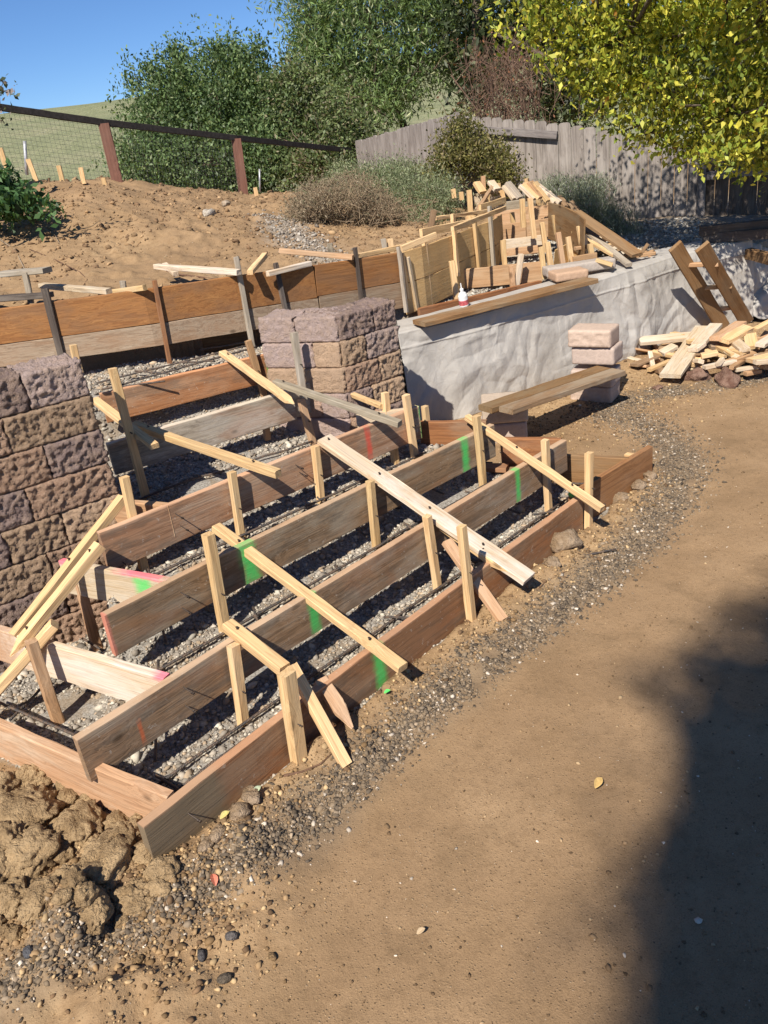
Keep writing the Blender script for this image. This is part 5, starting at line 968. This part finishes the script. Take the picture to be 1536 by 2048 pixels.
plant('olive_shrub',b,[ell(930,300,10.6,52,45,.5),ell(890,330,10.5,40,42,.4),ell(980,320,10.5,50,45,.4),ell(920,262,10.7,40,28,.3),ell(1000,350,10.3,40,25,.3),ell(870,360,10.4,40,22,.3)],900,12,.06,.045,.45,[(.16,.15,.045),(.22,.2,.07),(.09,.095,.03),(.26,.21,.1)],[3,2,3,1],'open olive green shrub with pale twigs before the railed fence panel','shrub',[(b,b+[0,0,.4],.02),(b,Yd(960,290,10.6),.012),(b,Yd(905,280,10.6),.012)],300,upb=.5,shell=.25,twm=TWIG,tw=.003)
b=Yd(1180,470,9.9)
LV=[(.26,.29,.21),(.36,.39,.29),(.18,.21,.15),(.36,.31,.36)]
plant('lavender_shrub',b,[ell(1110,385,10.2,45,28,.4),ell(1160,410,10.,50,38,.45),ell(1210,445,9.8,50,38,.45),ell(1250,480,9.5,35,28,.35),ell(1180,380,10.2,45,22,.3)],1900,16,.05,.05,.13,LV,[3,3,3,.7],'grey green lavender shrub between the farther stair and the board fence','shrub',[(b,b+[0,0,.1],.02)],200,upb=1.8,shell=.3,twm=TWIG,tw=.0025)
# left plants
b=Yd(20,430,8.2)
plant('leafy_shrub',b,[ell(5,380,8.4,32,26,.3),ell(50,402,8.2,26,14,.25),ell(-30,390,8.3,50,46,.4),ell(108,422,8.,18,7,.12),ell(15,412,8.,34,13,.2)],260,9,.06,.075,.5,[(.055,.12,.04),(.09,.17,.06),(.04,.08,.03)],[3,2,2],'low leafy green shrub at the left edge on the slope','shrub',[(b,b+[0,0,.1],.01)],60,upb=.3,shell=.3,twm=TWIG,tw=.003)
b=Yd(-60,420,7.6)
plant('sapling',b,[ell(4,160,7.6,10,14,.08),ell(6,182,7.6,14,10,.08),ell(2,215,7.6,8,12,.08),ell(5,240,7.6,8,10,.08)],14,4,.04,.05,.55,[(.09,.12,.07),(.3,.25,.24)],[3,1],'thin sapling tip reaching in at the left edge below the sky','sapling',[(b,Yd(-40,250,7.6),.012),(Yd(-40,250,7.6),Yd(2,175,7.6),.006)],14,shell=.1,limb=.003,tw=.002)
# ground cover beyond the fence foot and dry roots on the slope
for i,(pts,r,lb) in enumerate([([(0,452),(40,446),(85,455),(110,470),(120,490)],.006,'thin curved dry twig on the slope under the left shrub'),([(60,500),(110,520),(160,545),(175,560),(158,585)],.006,'forked root lying on bare slope soil left of centre'),([(0,480),(30,500),(50,540),(20,560)],.008,'dry twig near the old board at the left edge'),([(310,536),(350,550),(400,556),(430,560)],.012,'dark root behind the whitish strip on the curb form'),([(95,520),(60,510),(20,515)],.005,'pale straw stem at the left of the slope'),([(568,1553),(605,1545),(640,1530),(668,1505)],.007,'red brown root beside the foot of the thick stake'),([(640,1380),(660,1440),(690,1500),(700,1540)],.0)]) if 0 else enumerate([([(0,452),(40,446),(85,455),(110,470),(120,490)],.006,'thin curved dry twig on the slope under the left shrub'),([(60,500),(110,520),(160,545),(175,560),(158,585)],.006,'forked root lying on bare slope soil left of centre'),([(0,480),(30,500),(50,540),(20,560)],.008,'dry twig near the old board at the left edge'),([(310,536),(350,550),(400,556),(430,560)],.012,'dark root behind the whitish strip on the curb form'),([(568,1553),(605,1545),(640,1530),(668,1505)],.006,'red brown root beside the foot of the thick stake'),([(1060,1195),(1090,1165),(1150,1135)],.004,'thin root by the long steel bar')]):
    low=pts[0][1]>900; q=[]
    for (x,y) in pts:
        q.append(hit(x,y)+np.array([0,0,r*.6]))
    tube('root' if 'root' in lb else 'twig',q,lambda t,r=r:r*(1-.6*t),DTWIG if low or i in(1,3) else TWIG,seg=6,label=lb,cat='root' if 'root' in lb else 'twig')
# single fallen leaves
def leaf1(px,py,s,c,lb,a):
    p=P(px,py,.03); p[2]=gh(p[0],p[1])+.02; bm=bmesh.new(); n=7; L=[];Rr=[];Mi=[]
    for k in range(n):
        t_=k/(n-1); w_=math.sin(math.pi*min(1,t_*.95+.03))**.8*s*.28; z=.12*s*math.sin(t_*3); Mi.append(bm.verts.new((t_*s,0,z))); L.append(bm.verts.new((t_*s,w_,z+w_*.5))); Rr.append(bm.verts.new((t_*s,-w_,z+w_*.4)))
    for k in range(n-1): bm.faces.new((Mi[k],Mi[k+1],L[k+1],L[k])); bm.faces.new((Rr[k],Rr[k+1],Mi[k+1],Mi[k]))
    me=bpy.data.meshes.new('fallen_leaf'); bm.to_mesh(me); bm.free(); o=link('fallen_leaf',me,simple('leaf_'+lb[:8],c,.6)); o.location=p; o.rotation_euler=(.2,-.2,a); tag(o,lb,'leaf')
leaf1(432,1775,.045,(.5,.16,.1),'curled pink and green leaf on the gravel below the lowest form',1.9)
leaf1(445,1655,.04,(.5,.42,.15),'dry yellow leaf at the foot of the lowest form, left of the stones',.6)
leaf1(512,1608,.04,(.38,.42,.28),'pale green leaf resting on the stones at the lowest form',.9)
leaf1(1190,1568,.05,(.5,.33,.12),'yellow leaf fragment lying on the open drive',.8)
leaf1(770,1400,.03,(.1,.6,.12),'bright green paint fleck on the soil before the lowest form',.3)
leaf1(832,1858,.03,(.45,.33,.2),'dry tan leaf scrap on the drive at lower centre',.4)
# tall tree behind the camera that shades the drive at lower right
hh=15.; off_=-np.array(ld)/(-ld.z)*hh
els=[]
for px,py,r in [(1310,1640,.03),(1290,1760,.02),(1350,1700,.04),(1350,1820,.04),(1330,1560,.02),(1250,1690,.015),(1370,1530,.04),(1450,1360,.035),(1560,1330,.06),(1530,1400,.05),(1600,1440,.12),(1440,1490,.06),(1530,1560,.12),(1620,1640,.2),(1520,1690,.13),(1420,1650,.06),(1400,1740,.07),(1500,1800,.14),(1600,1850,.25),(1400,1850,.05),(1430,1930,.09),(1400,2010,.06),(1520,1970,.16),(1640,2000,.3),(1420,2080,.1),(1900,1560,.3),(2000,1850,.45)]:
    g=P(px,py,0)+off_; els.append((g+np.array([0,0,rng.normal(0,.5)]),np.array([r,r,r*1.2])))
top_=P(1640,1830,0)+off_; b=top_.copy(); b[2]=-.3; top_[2]-=.6
cl=[];pp_=[]
plant('shade_tree',b,els,900,15,.11,.11,.6,[(.05,.09,.03),(.08,.12,.04)],[1,1],'tall leafy tree whose shadow falls across the lower right of the drive','tree',[(b,top_,.16)],60,shell=0.,limb=.012,tw=.005)
